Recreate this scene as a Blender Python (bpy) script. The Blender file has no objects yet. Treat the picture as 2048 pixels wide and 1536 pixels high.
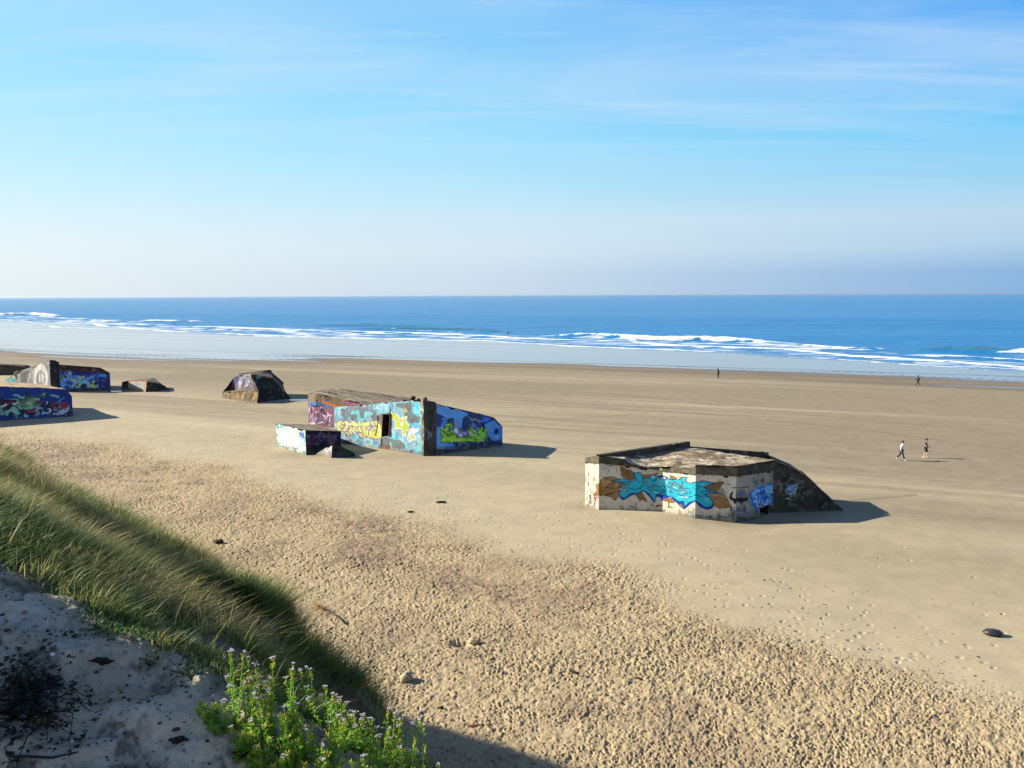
import bpy, math, random
import numpy as np
from mathutils import Matrix, Vector

random.seed(7)
rng = np.random.default_rng(11)
scene = bpy.context.scene
COL = scene.collection

# ------------------------------------------------------------------ camera
F = 1700.0                      # focal length in pixels of a 2048 px wide picture
CAM = np.array([0.0, 0.0, 14.5])
PITCH = math.atan(177.5 / F)
ROLL = math.atan(8.0 / 2048.0)
_fwd = np.array([0, math.cos(PITCH), -math.sin(PITCH)])
_r0 = np.array([1.0, 0, 0])
_u0 = np.array([0, math.sin(PITCH), math.cos(PITCH)])
_right = _r0 * math.cos(ROLL) - _u0 * math.sin(ROLL)
_up = _u0 * math.cos(ROLL) + _r0 * math.sin(ROLL)

cam_data = bpy.data.cameras.new("camera")
cam_data.sensor_width = 36.0
cam_data.lens = 36.0 * F / 2048.0
cam_data.clip_start = 0.1
cam_data.clip_end = 120000.0
cam = bpy.data.objects.new("camera", cam_data)
COL.objects.link(cam)
m = Matrix.Identity(4)
for i in range(3):
    m[i][0] = _right[i]; m[i][1] = _up[i]; m[i][2] = -_fwd[i]; m[i][3] = CAM[i]
cam.matrix_world = m
scene.camera = cam


def ray(px, py):
    """direction of sight for survey measurements taken in the photograph"""
    return _fwd + (px - 1024.0) / F * _right + (768.0 - py) / F * _up


def G(px, py, z=0.0):
    """where that sight line meets the level z"""
    d = ray(px, py)
    t = (z - CAM[2]) / d[2]
    return CAM + d * t


def W(px, py, y):
    """where that sight line is y metres out"""
    d = ray(px, py)
    return CAM + d * (y / d[1])


def ZT(px, py, base):
    """height of a point seen at (px,py) that stands above the ground point base"""
    d = ray(px, py)
    return CAM[2] + d[2] * (base[1] / d[1])


# ------------------------------------------------------------------ noise
def _hash(ix, iy, iz, seed):
    h = (ix.astype(np.int64) * 374761393 + iy.astype(np.int64) * 668265263 + iz.astype(np.int64) * 2147483647 + seed * 974711) & 0xFFFFFFFF
    h = ((h ^ (h >> 13)) * 1274126177) & 0xFFFFFFFF
    h = ((h ^ (h >> 16)) * 2246822519) & 0xFFFFFFFF
    h = h ^ (h >> 15)
    return (h & 0xFFFFFF).astype(np.float64) / float(0xFFFFFF)


def vnoise(x, y, seed=0):
    x = np.asarray(x, float); y = np.asarray(y, float)
    ix = np.floor(x); iy = np.floor(y)
    fx = x - ix; fy = y - iy
    fx = fx * fx * fx * (fx * (fx * 6 - 15) + 10); fy = fy * fy * fy * (fy * (fy * 6 - 15) + 10)
    z = np.zeros_like(ix)
    a = _hash(ix, iy, z, seed); b = _hash(ix + 1, iy, z, seed)
    c = _hash(ix, iy + 1, z, seed); d = _hash(ix + 1, iy + 1, z, seed)
    return (a + (b - a) * fx) * (1 - fy) + (c + (d - c) * fx) * fy


def fbm(x, y, octaves=4, seed=0, gain=0.5):
    s = 0.0; a = 1.0; t = 0.0
    for o in range(octaves):
        s = s + a * vnoise(x * (2.0 ** o) + o * 17.3, y * (2.0 ** o) - o * 9.1, seed + o)
        t += a; a *= gain
    return s / t          # 0..1 around 0.5


def n3(p, scale, seed=0):
    """cheap 3d noise from three planes, 0..1"""
    p = np.asarray(p, float) * scale
    return (vnoise(p[:, 0] + 3.1, p[:, 1] + p[:, 2] * .37, seed) + vnoise(p[:, 1] - 5.2, p[:, 2] + p[:, 0] * .21, seed + 1) + vnoise(p[:, 2] + 1.7, p[:, 0] - p[:, 1] * .29, seed + 2)) / 3.0


def sstep(a, b, x):
    t = np.clip((x - a) / (b - a), 0, 1)
    return t * t * (3 - 2 * t)


def smin(a, b, k):
    h = np.clip(0.5 + 0.5 * (b - a) / k, 0, 1)
    return b * (1 - h) + a * h - k * h * (1 - h)


def smax(a, b, k):
    return -smin(-a, -b, k)


def lin(c):
    """8 bit sRGB triple to linear"""
    c = np.asarray(c, float) / 255.0
    return np.where(c <= 0.04045, c / 12.92, ((c + 0.055) / 1.055) ** 2.4)


# ------------------------------------------------------------------ mesh helpers
def np_mesh(name, verts, faces=None, quads=None, tris=None, col=None, smooth=True, attrs=None, normals=None):
    """mesh from numpy arrays: quads (N,4) and/or tris (M,3)"""
    me = bpy.data.meshes.new(name)
    verts = np.ascontiguousarray(verts, dtype=np.float32)
    nq = 0 if quads is None else len(quads)
    nt = 0 if tris is None else len(tris)
    me.vertices.add(len(verts)); me.vertices.foreach_set("co", verts.ravel())
    me.loops.add(nq * 4 + nt * 3); me.polygons.add(nq + nt)
    li = []
    if nq: li.append(np.asarray(quads, np.int32).ravel())
    if nt: li.append(np.asarray(tris, np.int32).ravel())
    me.loops.foreach_set("vertex_index", np.concatenate(li))
    st = np.concatenate([np.arange(nq) * 4, nq * 4 + np.arange(nt) * 3]).astype(np.int32)
    me.polygons.foreach_set("loop_start", st)
    try:
        tot = np.concatenate([np.full(nq, 4), np.full(nt, 3)]).astype(np.int32)
        me.polygons.foreach_set("loop_total", tot)
    except Exception:
        pass
    me.polygons.foreach_set("use_smooth", np.full(nq + nt, smooth))
    if col is not None:
        a = me.color_attributes.new("Col", 'FLOAT_COLOR', 'POINT')
        c4 = np.ones((len(verts), 4), np.float32); c4[:, :3] = col
        a.data.foreach_set("color", c4.ravel())
    for k, v in (attrs or {}).items():
        at = me.attributes.new(k, 'FLOAT', 'POINT')
        at.data.foreach_set("value", np.ascontiguousarray(v, np.float32).ravel())
    me.update(calc_edges=True)
    me.validate()
    return me


def grid_quads(nr, nc):
    i = np.arange(nr * nc).reshape(nr, nc)
    return np.stack([i[:-1, :-1].ravel(), i[:-1, 1:].ravel(), i[1:, 1:].ravel(), i[1:, :-1].ravel()], axis=1)


def link(name, me, mat=None, parent=None, label=None, cat=None, group=None, kind=None, loc=None):
    o = bpy.data.objects.new(name, me)
    COL.objects.link(o)
    if mat is not None and me is not None:
        me.materials.append(mat)
    if parent is not None:
        o.parent = parent
    if loc is not None:
        o.location = loc
    if label: o["label"] = label
    if cat: o["category"] = cat
    if group: o["group"] = group
    if kind: o["kind"] = kind
    return o


def thing(name, label, cat, loc=(0, 0, 0), group=None):
    return link(name, None, None, None, label, cat, group, None, loc)


class MB:
    """collects simple pieces into one mesh"""
    def __init__(self):
        self.v = []; self.f = []; self.c = []
        self.cur = (0.5, 0.5, 0.5)

    def add(self, vs, fs, color=None):
        b = len(self.v)
        self.v += [tuple(map(float, p)) for p in vs]
        self.f += [tuple(b + i for i in f) for f in fs]
        self.c += [tuple(color if color is not None else self.cur)] * len(vs)

    def tube(self, pts, radii, sides=5, color=None, cap=True):
        pts = [np.array(p, float) for p in pts]
        n = len(pts); vs = []; fs = []
        for i, p in enumerate(pts):
            d = pts[min(i + 1, n - 1)] - pts[max(i - 1, 0)]
            d = d / (np.linalg.norm(d) + 1e-9)
            a = np.cross(d, [0.31, 0.77, 0.55]); a /= np.linalg.norm(a) + 1e-9
            b = np.cross(d, a)
            r = radii[i] if hasattr(radii, '__len__') else radii
            for k in range(sides):
                t = 2 * math.pi * k / sides
                vs.append(p + (a * math.cos(t) + b * math.sin(t)) * r)
        for i in range(n - 1):
            for k in range(sides):
                k2 = (k + 1) % sides
                fs.append((i * sides + k, i * sides + k2, (i + 1) * sides + k2, (i + 1) * sides + k))
        if cap:
            fs.append(tuple(range(sides - 1, -1, -1)))
            fs.append(tuple((n - 1) * sides + k for k in range(sides)))
        self.add(vs, fs, color)

    def blob(self, c, r, color=None, jit=0.0, seed=0, seg=10, rings=7, rough=1.6):
        c = np.array(c, float); r = np.array(r, float) * np.ones(3)
        vs = []
        for i in range(rings + 1):
            th = math.pi * i / rings
            for k in range(seg):
                ph = 2 * math.pi * k / seg
                vs.append([math.sin(th) * math.cos(ph), math.sin(th) * math.sin(ph), math.cos(th)])
        vs = np.array(vs)
        if jit:
            d = 1 + jit * (2 * n3(vs + 7.3 + seed * 3.7, rough, seed) - 1) * 2 + jit * .7 * (2 * n3(vs + 1.3 + seed, rough * 2.7, seed + 5) - 1)
            vs = vs * d[:, None]
        vs = vs * r + c
        fs = []
        for i in range(rings):
            for k in range(seg):
                k2 = (k + 1) % seg
                fs.append((i * seg + k, (i + 1) * seg + k, (i + 1) * seg + k2, i * seg + k2))
        self.add(vs, fs, color)

    def mesh(self, name, smooth=True):
        me = bpy.data.meshes.new(name)
        me.from_pydata(self.v, [], self.f)
        a = me.color_attributes.new("Col", 'FLOAT_COLOR', 'POINT')
        c4 = np.ones((len(self.v), 4), np.float32); c4[:, :3] = np.array(self.c, np.float32)
        a.data.foreach_set("color", c4.ravel())
        me.polygons.foreach_set("use_smooth", np.full(len(me.polygons), smooth))
        me.validate(); me.update()
        return me


# ------------------------------------------------------------------ materials
def new_mat(name):
    mt = bpy.data.materials.new(name); mt.use_nodes = True
    nt = mt.node_tree
    for n in list(nt.nodes): nt.nodes.remove(n)
    out = nt.nodes.new("ShaderNodeOutputMaterial")
    b = nt.nodes.new("ShaderNodeBsdfPrincipled")
    nt.links.new(b.outputs[0], out.inputs[0])
    return mt, nt, b


def N(nt, typ, **kw):
    n = nt.nodes.new(typ)
    for k, v in kw.items(): setattr(n, k, v)
    return n


def mix_col(nt, typ, fac, a, b):
    n = nt.nodes.new("ShaderNodeMix"); n.data_type = 'RGBA'; n.blend_type = typ
    for sock, v in ((n.inputs[0], fac), (n.inputs[6], a), (n.inputs[7], b)):
        if hasattr(v, 'is_linked') or isinstance(v, bpy.types.NodeSocket): nt.links.new(v, sock)
        elif isinstance(v, (int, float)): sock.default_value = v
        else: sock.default_value = tuple(v) + (1.0,) if len(v) == 3 else v
    return n.outputs[2]


def math_n(nt, op, a, b=None, c=None, clamp=False):
    n = nt.nodes.new("ShaderNodeMath"); n.operation = op; n.use_clamp = clamp
    for s, v in zip(n.inputs, (a, b, c)):
        if v is None: continue
        if isinstance(v, (int, float)): s.default_value = v
        else: nt.links.new(v, s)
    return n.outputs[0]


def noise_n(nt, vec, scale, detail=4.0, rough=0.55, dist=0.0):
    n = nt.nodes.new("ShaderNodeTexNoise"); n.inputs["Scale"].default_value = scale
    n.inputs["Detail"].default_value = detail; n.inputs["Roughness"].default_value = rough
    n.inputs["Distortion"].default_value = dist
    if vec is not None: nt.links.new(vec, n.inputs["Vector"])
    return n.outputs["Fac"]


def ramp_n(nt, fac, stops):
    n = nt.nodes.new("ShaderNodeValToRGB")
    e = n.color_ramp.elements
    while len(e) > 1: e.remove(e[-1])
    for i, (p, c) in enumerate(stops):
        el = e[0] if i == 0 else e.new(p)
        el.position = p
        el.color = (c, c, c, 1) if isinstance(c, (int, float)) else tuple(c) + (1,)
    nt.links.new(fac, n.inputs[0])
    return n.outputs[0]


def bump_n(nt, b, height, strength=0.5, dist=0.02):
    n = nt.nodes.new("ShaderNodeBump"); n.inputs["Strength"].default_value = strength
    n.inputs["Distance"].default_value = dist
    nt.links.new(height, n.inputs["Height"]); nt.links.new(n.outputs[0], b.inputs["Normal"])
    return n


def attr_mat(name, rough=0.9, var=0.25, scale=6.0, bump=0.4, bump_scale=20.0, bdist=0.02, spec=0.25, trans=None):
    """surface whose own colour is stored per vertex, with procedural grain"""
    mt, nt, b = new_mat(name)
    at = N(nt, "ShaderNodeAttribute", attribute_name="Col")
    tc = N(nt, "ShaderNodeTexCoord")
    n1 = noise_n(nt, tc.outputs["Object"], scale, 6.0, 0.65)
    v = ramp_n(nt, n1, [(0.25, 1.0 - var), (0.75, 1.0 + 0.0)])
    c = mix_col(nt, 'MULTIPLY', 1.0, at.outputs["Color"], v)
    nt.links.new(c, b.inputs["Base Color"])
    b.inputs["Roughness"].default_value = rough
    b.inputs["Specular IOR Level"].default_value = spec
    if bump:
        n2 = noise_n(nt, tc.outputs["Object"], bump_scale, 5.0, 0.65)
        bump_n(nt, b, n2, bump, bdist)
    if trans:
        out = [n for n in nt.nodes if n.type == 'OUTPUT_MATERIAL'][0]
        tr = N(nt, "ShaderNodeBsdfTranslucent"); nt.links.new(c, tr.inputs["Color"])
        mx = N(nt, "ShaderNodeMixShader"); mx.inputs[0].default_value = trans
        nt.links.new(b.outputs[0], mx.inputs[1]); nt.links.new(tr.outputs[0], mx.inputs[2])
        nt.links.new(mx.outputs[0], out.inputs[0])
    return mt


M_PAINT = attr_mat("painted_concrete", 0.82, 0.30, 1.8, 0.35, 9.0, 0.03)
M_CONC = attr_mat("weathered_concrete", 0.95, 0.55, 1.3, 0.8, 6.0, 0.06)
M_PLANT = attr_mat("plant", 0.6, 0.15, 30.0, 0.0, trans=0.48)
M_GRASS = attr_mat("marram_grass", 0.55, 0.2, 3.0, 0.0, trans=0.42)
M_CLOTH = attr_mat("cloth", 0.85, 0.2, 12.0, 0.2, 60.0, 0.01)
M_DARK = attr_mat("weathered_debris", 0.8, 0.5, 9.0, 0.6, 30.0, 0.03)
M_ROCKS = attr_mat("wet_boulder", 0.35, 0.5, 9.0, 0.6, 18.0, 0.03, spec=0.5)
# ------------------------------------------------------------------ sun and sky
SUN_EL = math.radians(25.0)
SUN_H = np.array([-0.985, 0.17, 0.0]); SUN_H /= np.linalg.norm(SUN_H)
SUN = np.array([SUN_H[0] * math.cos(SUN_EL), SUN_H[1] * math.cos(SUN_EL), math.sin(SUN_EL)])
sd = bpy.data.lights.new("sun", 'SUN'); sd.energy = 5.0; sd.angle = math.radians(0.53); sd.color = (1.0, 0.91, 0.76)
so = bpy.data.objects.new("sun", sd); COL.objects.link(so)
so.rotation_euler = Vector(-SUN).to_track_quat('-Z', 'Y').to_euler()
so.location = (-60, 20, 60)

world = bpy.data.worlds.new("World"); scene.world = world; world.use_nodes = True
wt = world.node_tree
for n in list(wt.nodes): wt.nodes.remove(n)
wo = wt.nodes.new("ShaderNodeOutputWorld"); bg = wt.nodes.new("ShaderNodeBackground")
wt.links.new(bg.outputs[0], wo.inputs[0])
sky = wt.nodes.new("ShaderNodeTexSky"); sky.sky_type = 'NISHITA'; sky.sun_disc = False
sky.sun_elevation = SUN_EL; sky.sun_rotation = math.atan2(SUN_H[0], SUN_H[1]) % (2 * math.pi)
sky.air_density = 1.0; sky.dust_density = 0.6; sky.ozone_density = 2.2; sky.altitude = 0
EXPO = 1.5
tc = wt.nodes.new("ShaderNodeTexCoord")
sp = wt.nodes.new("ShaderNodeSeparateXYZ"); wt.links.new(tc.outputs["Generated"], sp.inputs[0])


def sky_ramp(stops):
    return ramp_n(wt, math_n(wt, 'MAXIMUM', sp.outputs[2], 0.0), [(z, tuple(lin(c))) for z, c in stops])


# clear autumn sky: pale and bright towards the sun, deep blue away from it, a bank of sea mist on the horizon
SUNWARD = sky_ramp([(0.0, (227, 237, 244)), (.054, (227, 239, 246)), (.11, (205, 239, 251)), (.17, (176, 233, 254)), (.26, (160, 224, 253)), (.36, (132, 207, 251)), (.6, (62, 125, 205)), (1.0, (30, 78, 160))])
AWAY = sky_ramp([(0.0, (106, 166, 220)), (.022, (104, 163, 219)), (.050, (160, 196, 228)), (.082, (178, 206, 231)), (.11, (146, 203, 236)), (.17, (108, 198, 246)), (.25, (76, 168, 245)), (.36, (50, 140, 240)), (.6, (36, 88, 180)), (1.0, (20, 58, 140))])
hl = math_n(wt, 'SQRT', math_n(wt, 'ADD', math_n(wt, 'MULTIPLY', sp.outputs[0], sp.outputs[0]), math_n(wt, 'ADD', math_n(wt, 'MULTIPLY', sp.outputs[1], sp.outputs[1]), .0001)))
azf = math_n(wt, 'DIVIDE', sp.outputs[0], hl)
azr = ramp_n(wt, math_n(wt, 'MULTIPLY_ADD', azf, .5, .5), [(.20, 0.0), (.50, .34), (.80, 1.0)])
graded = mix_col(wt, 'MIX', azr, SUNWARD, AWAY)
graded = mix_col(wt, 'MULTIPLY', 1.0, graded, (10 / 2 ** EXPO,) * 3)
tint = mix_col(wt, 'MIX', 0.94, sky.outputs[0], graded)
# thin cirrus on a high layer: the viewing direction meets a plane overhead
zc = math_n(wt, 'MAXIMUM', sp.outputs[2], 0.02)
zc = math_n(wt, 'ADD', zc, 0.10)
cx = math_n(wt, 'DIVIDE', sp.outputs[0], zc); cy = math_n(wt, 'DIVIDE', sp.outputs[1], zc)
cb = wt.nodes.new("ShaderNodeCombineXYZ"); wt.links.new(cx, cb.inputs[0]); wt.links.new(cy, cb.inputs[1])
mp = wt.nodes.new("ShaderNodeMapping"); mp.inputs["Rotation"].default_value = (0, 0, math.radians(-14)); mp.inputs["Scale"].default_value = (0.42, 1.35, 1)
mp.inputs["Location"].default_value = (1.7, 4.2, 0)
wt.links.new(cb.outputs[0], mp.inputs["Vector"])
c1 = noise_n(wt, mp.outputs[0], 1.0, 7.0, 0.55, 0.9)
c1 = ramp_n(wt, c1, [(0.42, 0.0), (0.70, 1.0)])
mp2 = wt.nodes.new("ShaderNodeMapping"); mp2.inputs["Rotation"].default_value = (0, 0, math.radians(-25)); mp2.inputs["Scale"].default_value = (0.9, 5.5, 1)
mp2.inputs["Location"].default_value = (7.1, 0.4, 0)
wt.links.new(cb.outputs[0], mp2.inputs["Vector"])
c2 = noise_n(wt, mp2.outputs[0], 1.0, 6.0, 0.6, 0.6)
c2 = ramp_n(wt, c2, [(0.48, 0.0), (0.82, 1.0)])
cl = math_n(wt, 'ADD', math_n(wt, 'MULTIPLY', c1, 0.42), math_n(wt, 'MULTIPLY', c2, 0.36), clamp=True)
hor = ramp_n(wt, sp.outputs[2], [(0.03, 0.05), (0.14, 0.45), (0.24, 1.0)])
cl = math_n(wt, 'MULTIPLY', cl, hor)
CLOUD = mix_col(wt, 'MIX', cl, tint, tuple(lin((214, 234, 250)) * 10 / 2 ** EXPO))
wt.links.new(CLOUD, bg.inputs["Color"])
bg.inputs["Strength"].default_value = 0.10

scene.view_settings.view_transform = 'Standard'
scene.view_settings.look = 'None'
scene.view_settings.gamma = 1.0
scene.view_settings.exposure = EXPO

# ------------------------------------------------------------------ shore line survey
SEA_Z = -0.35
ST = np.array([0.911, -0.411]); SN = np.array([0.411, 0.911])     # along the shore, towards the sea
WET_PX = [(-700, 690), (0, 701), (90, 712), (180, 718), (480, 722), (700, 717), (1000, 722), (1300, 733), (1600, 748), (2048, 768), (2700, 800)]
_w = np.array([G(x, y)[:2] for x, y in WET_PX]); WET_U = _w[:, 0] / _w[:, 1]; WET_Y = _w[:, 1]
TROD_PX = [(-500, 850), (0, 862), (250, 888), (370, 925), (480, 945), (600, 978), (700, 1014), (830, 1036), (1000, 1084), (1150, 1125), (1300, 1184), (1500, 1262), (1700, 1322), (1900, 1374), (2048, 1412), (2600, 1560)]
_w = np.array([G(x, y)[:2] for x, y in TROD_PX]); TROD_U = _w[:, 0] / _w[:, 1]; TROD_Y = _w[:, 1]
SCOUR = [(15.7, 54.4, 3.4, 2.2, -0.36), (5.2, 57.0, 1.3, 1.0, -0.05), (-9, 77, 4, 2, -0.08), (-19, 77.6, 2.5, 1.6, -0.06), (-35, 117, 4, 2.5, -0.05)]
TRACKS = [[(1003, 846), (1120, 839), (1300, 826)], [(1672, 1003), (1760, 997), (1835, 989)], [(960, 741), (1300, 752), (1800, 800), (2048, 826)],
          [(900, 762), (1250, 790), (1700, 838), (2048, 868)], [(1020, 800), (1400, 826), (1750, 862), (2048, 905)]]


def beach_base(x, y):
    s = x * SN[0] + y * SN[1]
    z = -np.clip(s - 140, 0, 400) * 0.010
    for (cx_, cy_, sx, sy, a) in SCOUR:
        z = z + a * np.exp(-((x - cx_) / sx) ** 2 - ((y - cy_) / sy) ** 2)
    z = z + 0.16 * (fbm(x * .05 + 5, y * .05, 3, 3) - .5) * sstep(160, 120, s)
    return z


def prints(x, y, cell, seed, depth, dens=None, rx=(.13, .21), ry=(.07, .11)):
    """pressed hollows with a low rim, one per jittered cell"""
    gx = np.floor(x / cell); gy = np.floor(y / cell); h = np.zeros_like(x)
    for ox in (-1, 0, 1):
        for oy in (-1, 0, 1):
            ix = gx + ox; iy = gy + oy; z0 = np.zeros_like(ix)
            a = _hash(ix, iy, z0, seed); b = _hash(ix, iy, z0, seed + 1); c = _hash(ix, iy, z0, seed + 2); d = _hash(ix, iy, z0, seed + 3)
            dx = x - (ix + a) * cell; dy = y - (iy + b) * cell
            an = c * 6.283; ca = np.cos(an); sa = np.sin(an)
            r1 = rx[0] + (rx[1] - rx[0]) * d; r2 = ry[0] + (ry[1] - ry[0]) * a
            q = ((dx * ca + dy * sa) / r1) ** 2 + ((-dx * sa + dy * ca) / r2) ** 2
            k = depth * (0.45 + 0.8 * b)
            if dens is not None: k = k * (d < dens)
            e = np.exp(-q)
            h += k * (-e + 0.55 * q * np.exp(-q * 0.8))
    return h


def beach():
    uu = np.concatenate([np.linspace(-2.2, -0.72, 60)[:-1], np.linspace(-0.72, 0.72, 1240), np.linspace(0.72, 2.2, 60)[1:]])
    ys = [9.0]
    while ys[-1] < 430:
        y = ys[-1]
        ys.append(y * (1 + (0.006 if y < 20 else 0.0019 if y < 72 else 0.0034 if y < 110 else 0.005)))
    ys = np.array(ys)
    U, Y = np.meshgrid(uu, ys)
    U = U.ravel(); Y = Y.ravel(); X = U * Y
    z = beach_base(X, Y)
    wob = fbm(X * .16, Y * .16, 4, 21) - .5
    yb = np.interp(U, TROD_U, TROD_Y)
    trod = sstep(1.06, 0.95, Y / yb + wob * .17)
    trod = np.where(Y > 110, 0, trod)
    i = np.where((trod > .01) & (np.abs(U) < .76))[0]
    x_, y_ = X[i], Y[i]; a = trod[i]
    amp = .70 + 1.15 * fbm(x_ * .16, y_ * .16, 4, 33)
    wx = x_ + .22 * (fbm(x_ * 2.3, y_ * 2.3, 3, 46) - .5) + .10 * (fbm(x_ * 6, y_ * 6, 2, 48) - .5); wy = y_ + .22 * (fbm(x_ * 2.3 + 31, y_ * 2.3, 3, 47) - .5) + .10 * (fbm(x_ * 6 + 17, y_ * 6, 2, 49) - .5)
    dn = .30 + .65 * sstep(.35, .65, fbm(x_ * .5, y_ * .5, 3, 61))
    d = prints(wx, wy, .17, 101, .062, dn, (.045, .085), (.025, .042)) + prints(wx, wy, .33, 202, .075, dn * .55, (.08, .14), (.035, .06)) + prints(wx, wy, .115, 303, .045, dn, (.028, .05), (.018, .03))
    d += .075 * (fbm(x_ * 5.2, y_ * 5.2, 4, 42, .65) - .5)
    d += .05 * (fbm(x_ * 2.4, y_ * 2.4, 3, 41, .6) - .5)
    z[i] += d * a * amp
    # loose single prints beyond the trodden strip
    i = np.where((trod < .6) & (Y < yb * 1.55) & (Y < 120) & (np.abs(U) < .76))[0]
    dens = .55 * np.exp(-(np.clip(Y[i] / yb[i], 1, 3) - 1) * 7.5) * sstep(.25, .65, fbm(X[i] * .14, Y[i] * .14, 3, 55))
    z[i] += prints(X[i], Y[i], .42, 404, .05, dens) * (1 - trod[i])
    z += .05 * (fbm(X * .35, Y * .35, 3, 44) - .5) * sstep(130, 60, Y)
    # dug hollows in the trodden strip
    for (px, py, rx_, ry_, dz) in ((310, 961, 1.6, .55, -.32), (400, 967, 1.4, .3, -.16), (925, 1287, .38, .26, -.30), (945, 1283, .25, .2, .16), (640, 1240, .8, .5, -.08)):
        g = G(px, py); z += dz * np.exp(-((X - g[0]) / rx_) ** 2 - ((Y - g[1]) / ry_) ** 2)
    # tracks
    trk = np.zeros_like(X)
    for k, tr in enumerate(TRACKS):
        p = np.array([G(a_, b_)[:2] for a_, b_ in tr])
        for q0, q1 in zip(p[:-1], p[1:]):
            e = q1 - q0; L = np.linalg.norm(e); e = e / L
            al = (X - q0[0]) * e[0] + (Y - q0[1]) * e[1]
            di = np.abs(-(X - q0[0]) * e[1] + (Y - q0[1]) * e[0] + .8 * (fbm(al * .1, al * 0 + k, 2, 60) - .5))
            on = (al > 0) & (al < L)
            trk = np.maximum(trk, np.where(on, np.exp(-(di / (.28 if k < 2 else .5)) ** 2) * (.9 if k < 2 else .45), 0))
    z -= .05 * trk
    # colour of the sand itself: dry, damp, weed-strewn
    t = X * ST[0] + Y * ST[1]; s = X * SN[0] + Y * SN[1]
    band = fbm(t * .012 + 3, s * .16 + .6 * fbm(t * .02, s * .02, 2, 8), 5, 71)
    big = fbm(X * .02, Y * .03, 3, 72)
    fine = fbm(X * 1.1, Y * 1.1, 3, 73)
    dry = np.array([.345, .294, .190]); damp = np.array([.200, .164, .110]); tro = np.array([.305, .238, .138])
    yw = np.interp(U, WET_U, WET_Y)
    rel = np.clip((Y - yb) / np.maximum(yw - yb, 1), 0, 1)
    dampness = np.clip(sstep(.0, .75, rel + .25 * (big - .5)) * .80 + 1.55 * (band - .5) * sstep(.0, .3, rel) + .10, 0, 1)
    for (cx_, cy_, sx, sy, a_) in SCOUR: dampness = dampness + .45 * np.exp(-((X - cx_) / (sx * 1.25)) ** 2 - ((Y - cy_) / (sy * 1.1)) ** 2)
    dampness = dampness + .38 * sstep(.58, .68, fbm(t * .007 + 5, s * .75, 4, 76)) * sstep(.12, .35, rel)
    right = sstep(.1, .5, U) * sstep(30, 48, Y) * .32
    dampness = np.clip(dampness + right, 0, 1)
    c = dry + (damp - dry) * dampness[:, None]
    c = c * (1 - trod[:, None]) + tro * trod[:, None]
    c = c * (.90 + .22 * (fine - .5) + .10)[:, None]
    weed = sstep(.36, .64, fbm(X * .09 + 3, Y * .13, 4, 81)) * sstep(1.0, .2, np.abs(Y / yb - .87) / .15) * sstep(.16, -.10, U) * trod
    weed2 = sstep(.52, .70, fbm(X * .35, Y * .35, 4, 82)) * trod * .35
    weed = np.clip(weed * .48 * (.10 + 1.5 * sstep(.40, .60, fbm(X * 3.6, Y * 3.6, 4, 84, .65))) * (.45 + 1.1 * sstep(.35, .6, fbm(X * 2.2, Y * 2.2, 3, 83))) + weed2, 0, .8)
    c = c * (1 - weed[:, None]) + np.array([.14, .095, .068]) * weed[:, None]
    c = c * (1 - .25 * trk)[:, None]
    # wet sand towards the water; part of its sky reflection is put into the colour
    st = fbm(t * .018, s * .30, 4, 91) - .5
    wv = (Y - yw) / yw * 9 + st * 1.5 * sstep(.35, 0, (Y - yw) / yw) + .10
    wet = sstep(0, .22, wv)
    wet = wet * (1 - .8 * sstep(.56, .66, fbm(t * .022 + 11, s * .42, 4, 95)) * sstep(1.6, .2, wv))
    pre = sstep(-.9, .1, wv)
    c = c * (1 - .30 * pre)[:, None] * (np.array([1, .97, .98]) ** pre[:, None])
    c = c * (1 - wet[:, None]) + np.array([.090, .112, .145]) * wet[:, None]
    z = z * (1 - wet) + (z - .01) * wet
    me = np_mesh("beach", np.stack([X, Y, z], 1), quads=grid_quads(len(ys), len(uu)), col=c, attrs={"wet": wet})
    mt, nt, b = new_mat("sand")
    at = N(nt, "ShaderNodeAttribute", attribute_name="Col"); wa = N(nt, "ShaderNodeAttribute", attribute_name="wet")
    tcn = N(nt, "ShaderNodeTexCoord")
    g1 = noise_n(nt, tcn.outputs["Object"], 5.0, 8.0, .75)
    v = ramp_n(nt, g1, [(.2, .78), (.8, 1.12)])
    cc = mix_col(nt, 'MULTIPLY', 1.0, at.outputs["Color"], v)
    nt.links.new(cc, b.inputs["Base Color"])
    ro = N(nt, "ShaderNodeMapRange"); ro.inputs[3].default_value = .95; ro.inputs[4].default_value = .045
    nt.links.new(wa.outputs["Fac"], ro.inputs[0]); nt.links.new(ro.outputs[0], b.inputs["Roughness"])
    b.inputs["IOR"].default_value = 1.5
    si = N(nt, "ShaderNodeMapRange"); si.inputs[3].default_value = .12; si.inputs[4].default_value = .6
    nt.links.new(wa.outputs["Fac"], si.inputs[0]); nt.links.new(si.outputs[0], b.inputs["Specular IOR Level"])
    g2 = noise_n(nt, tcn.outputs["Object"], 14.0, 6.0, .7)
    bs = math_n(nt, 'MULTIPLY', math_n(nt, 'SUBTRACT', 1.0, wa.outputs["Fac"]), .35)
    bn = bump_n(nt, b, g2, .3, .02); nt.links.new(bs, bn.inputs["Strength"])
    return link("beach", me, mt, kind="structure")


# ------------------------------------------------------------------ dune under the photographer
def path_gap(x, y):
    """how far the grassy slope lies below the bare path face: > 0 is behind the crest"""
    n = np.clip(.73 * x + .68 * y, 0, 7)
    return 12.46 - .19 * (x + 1.7) + .35 * (y - 5.2) - (13.3 - .42 * n - .0236 * n ** 2 - .62 * sstep(.6, 4.6, n))


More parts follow.
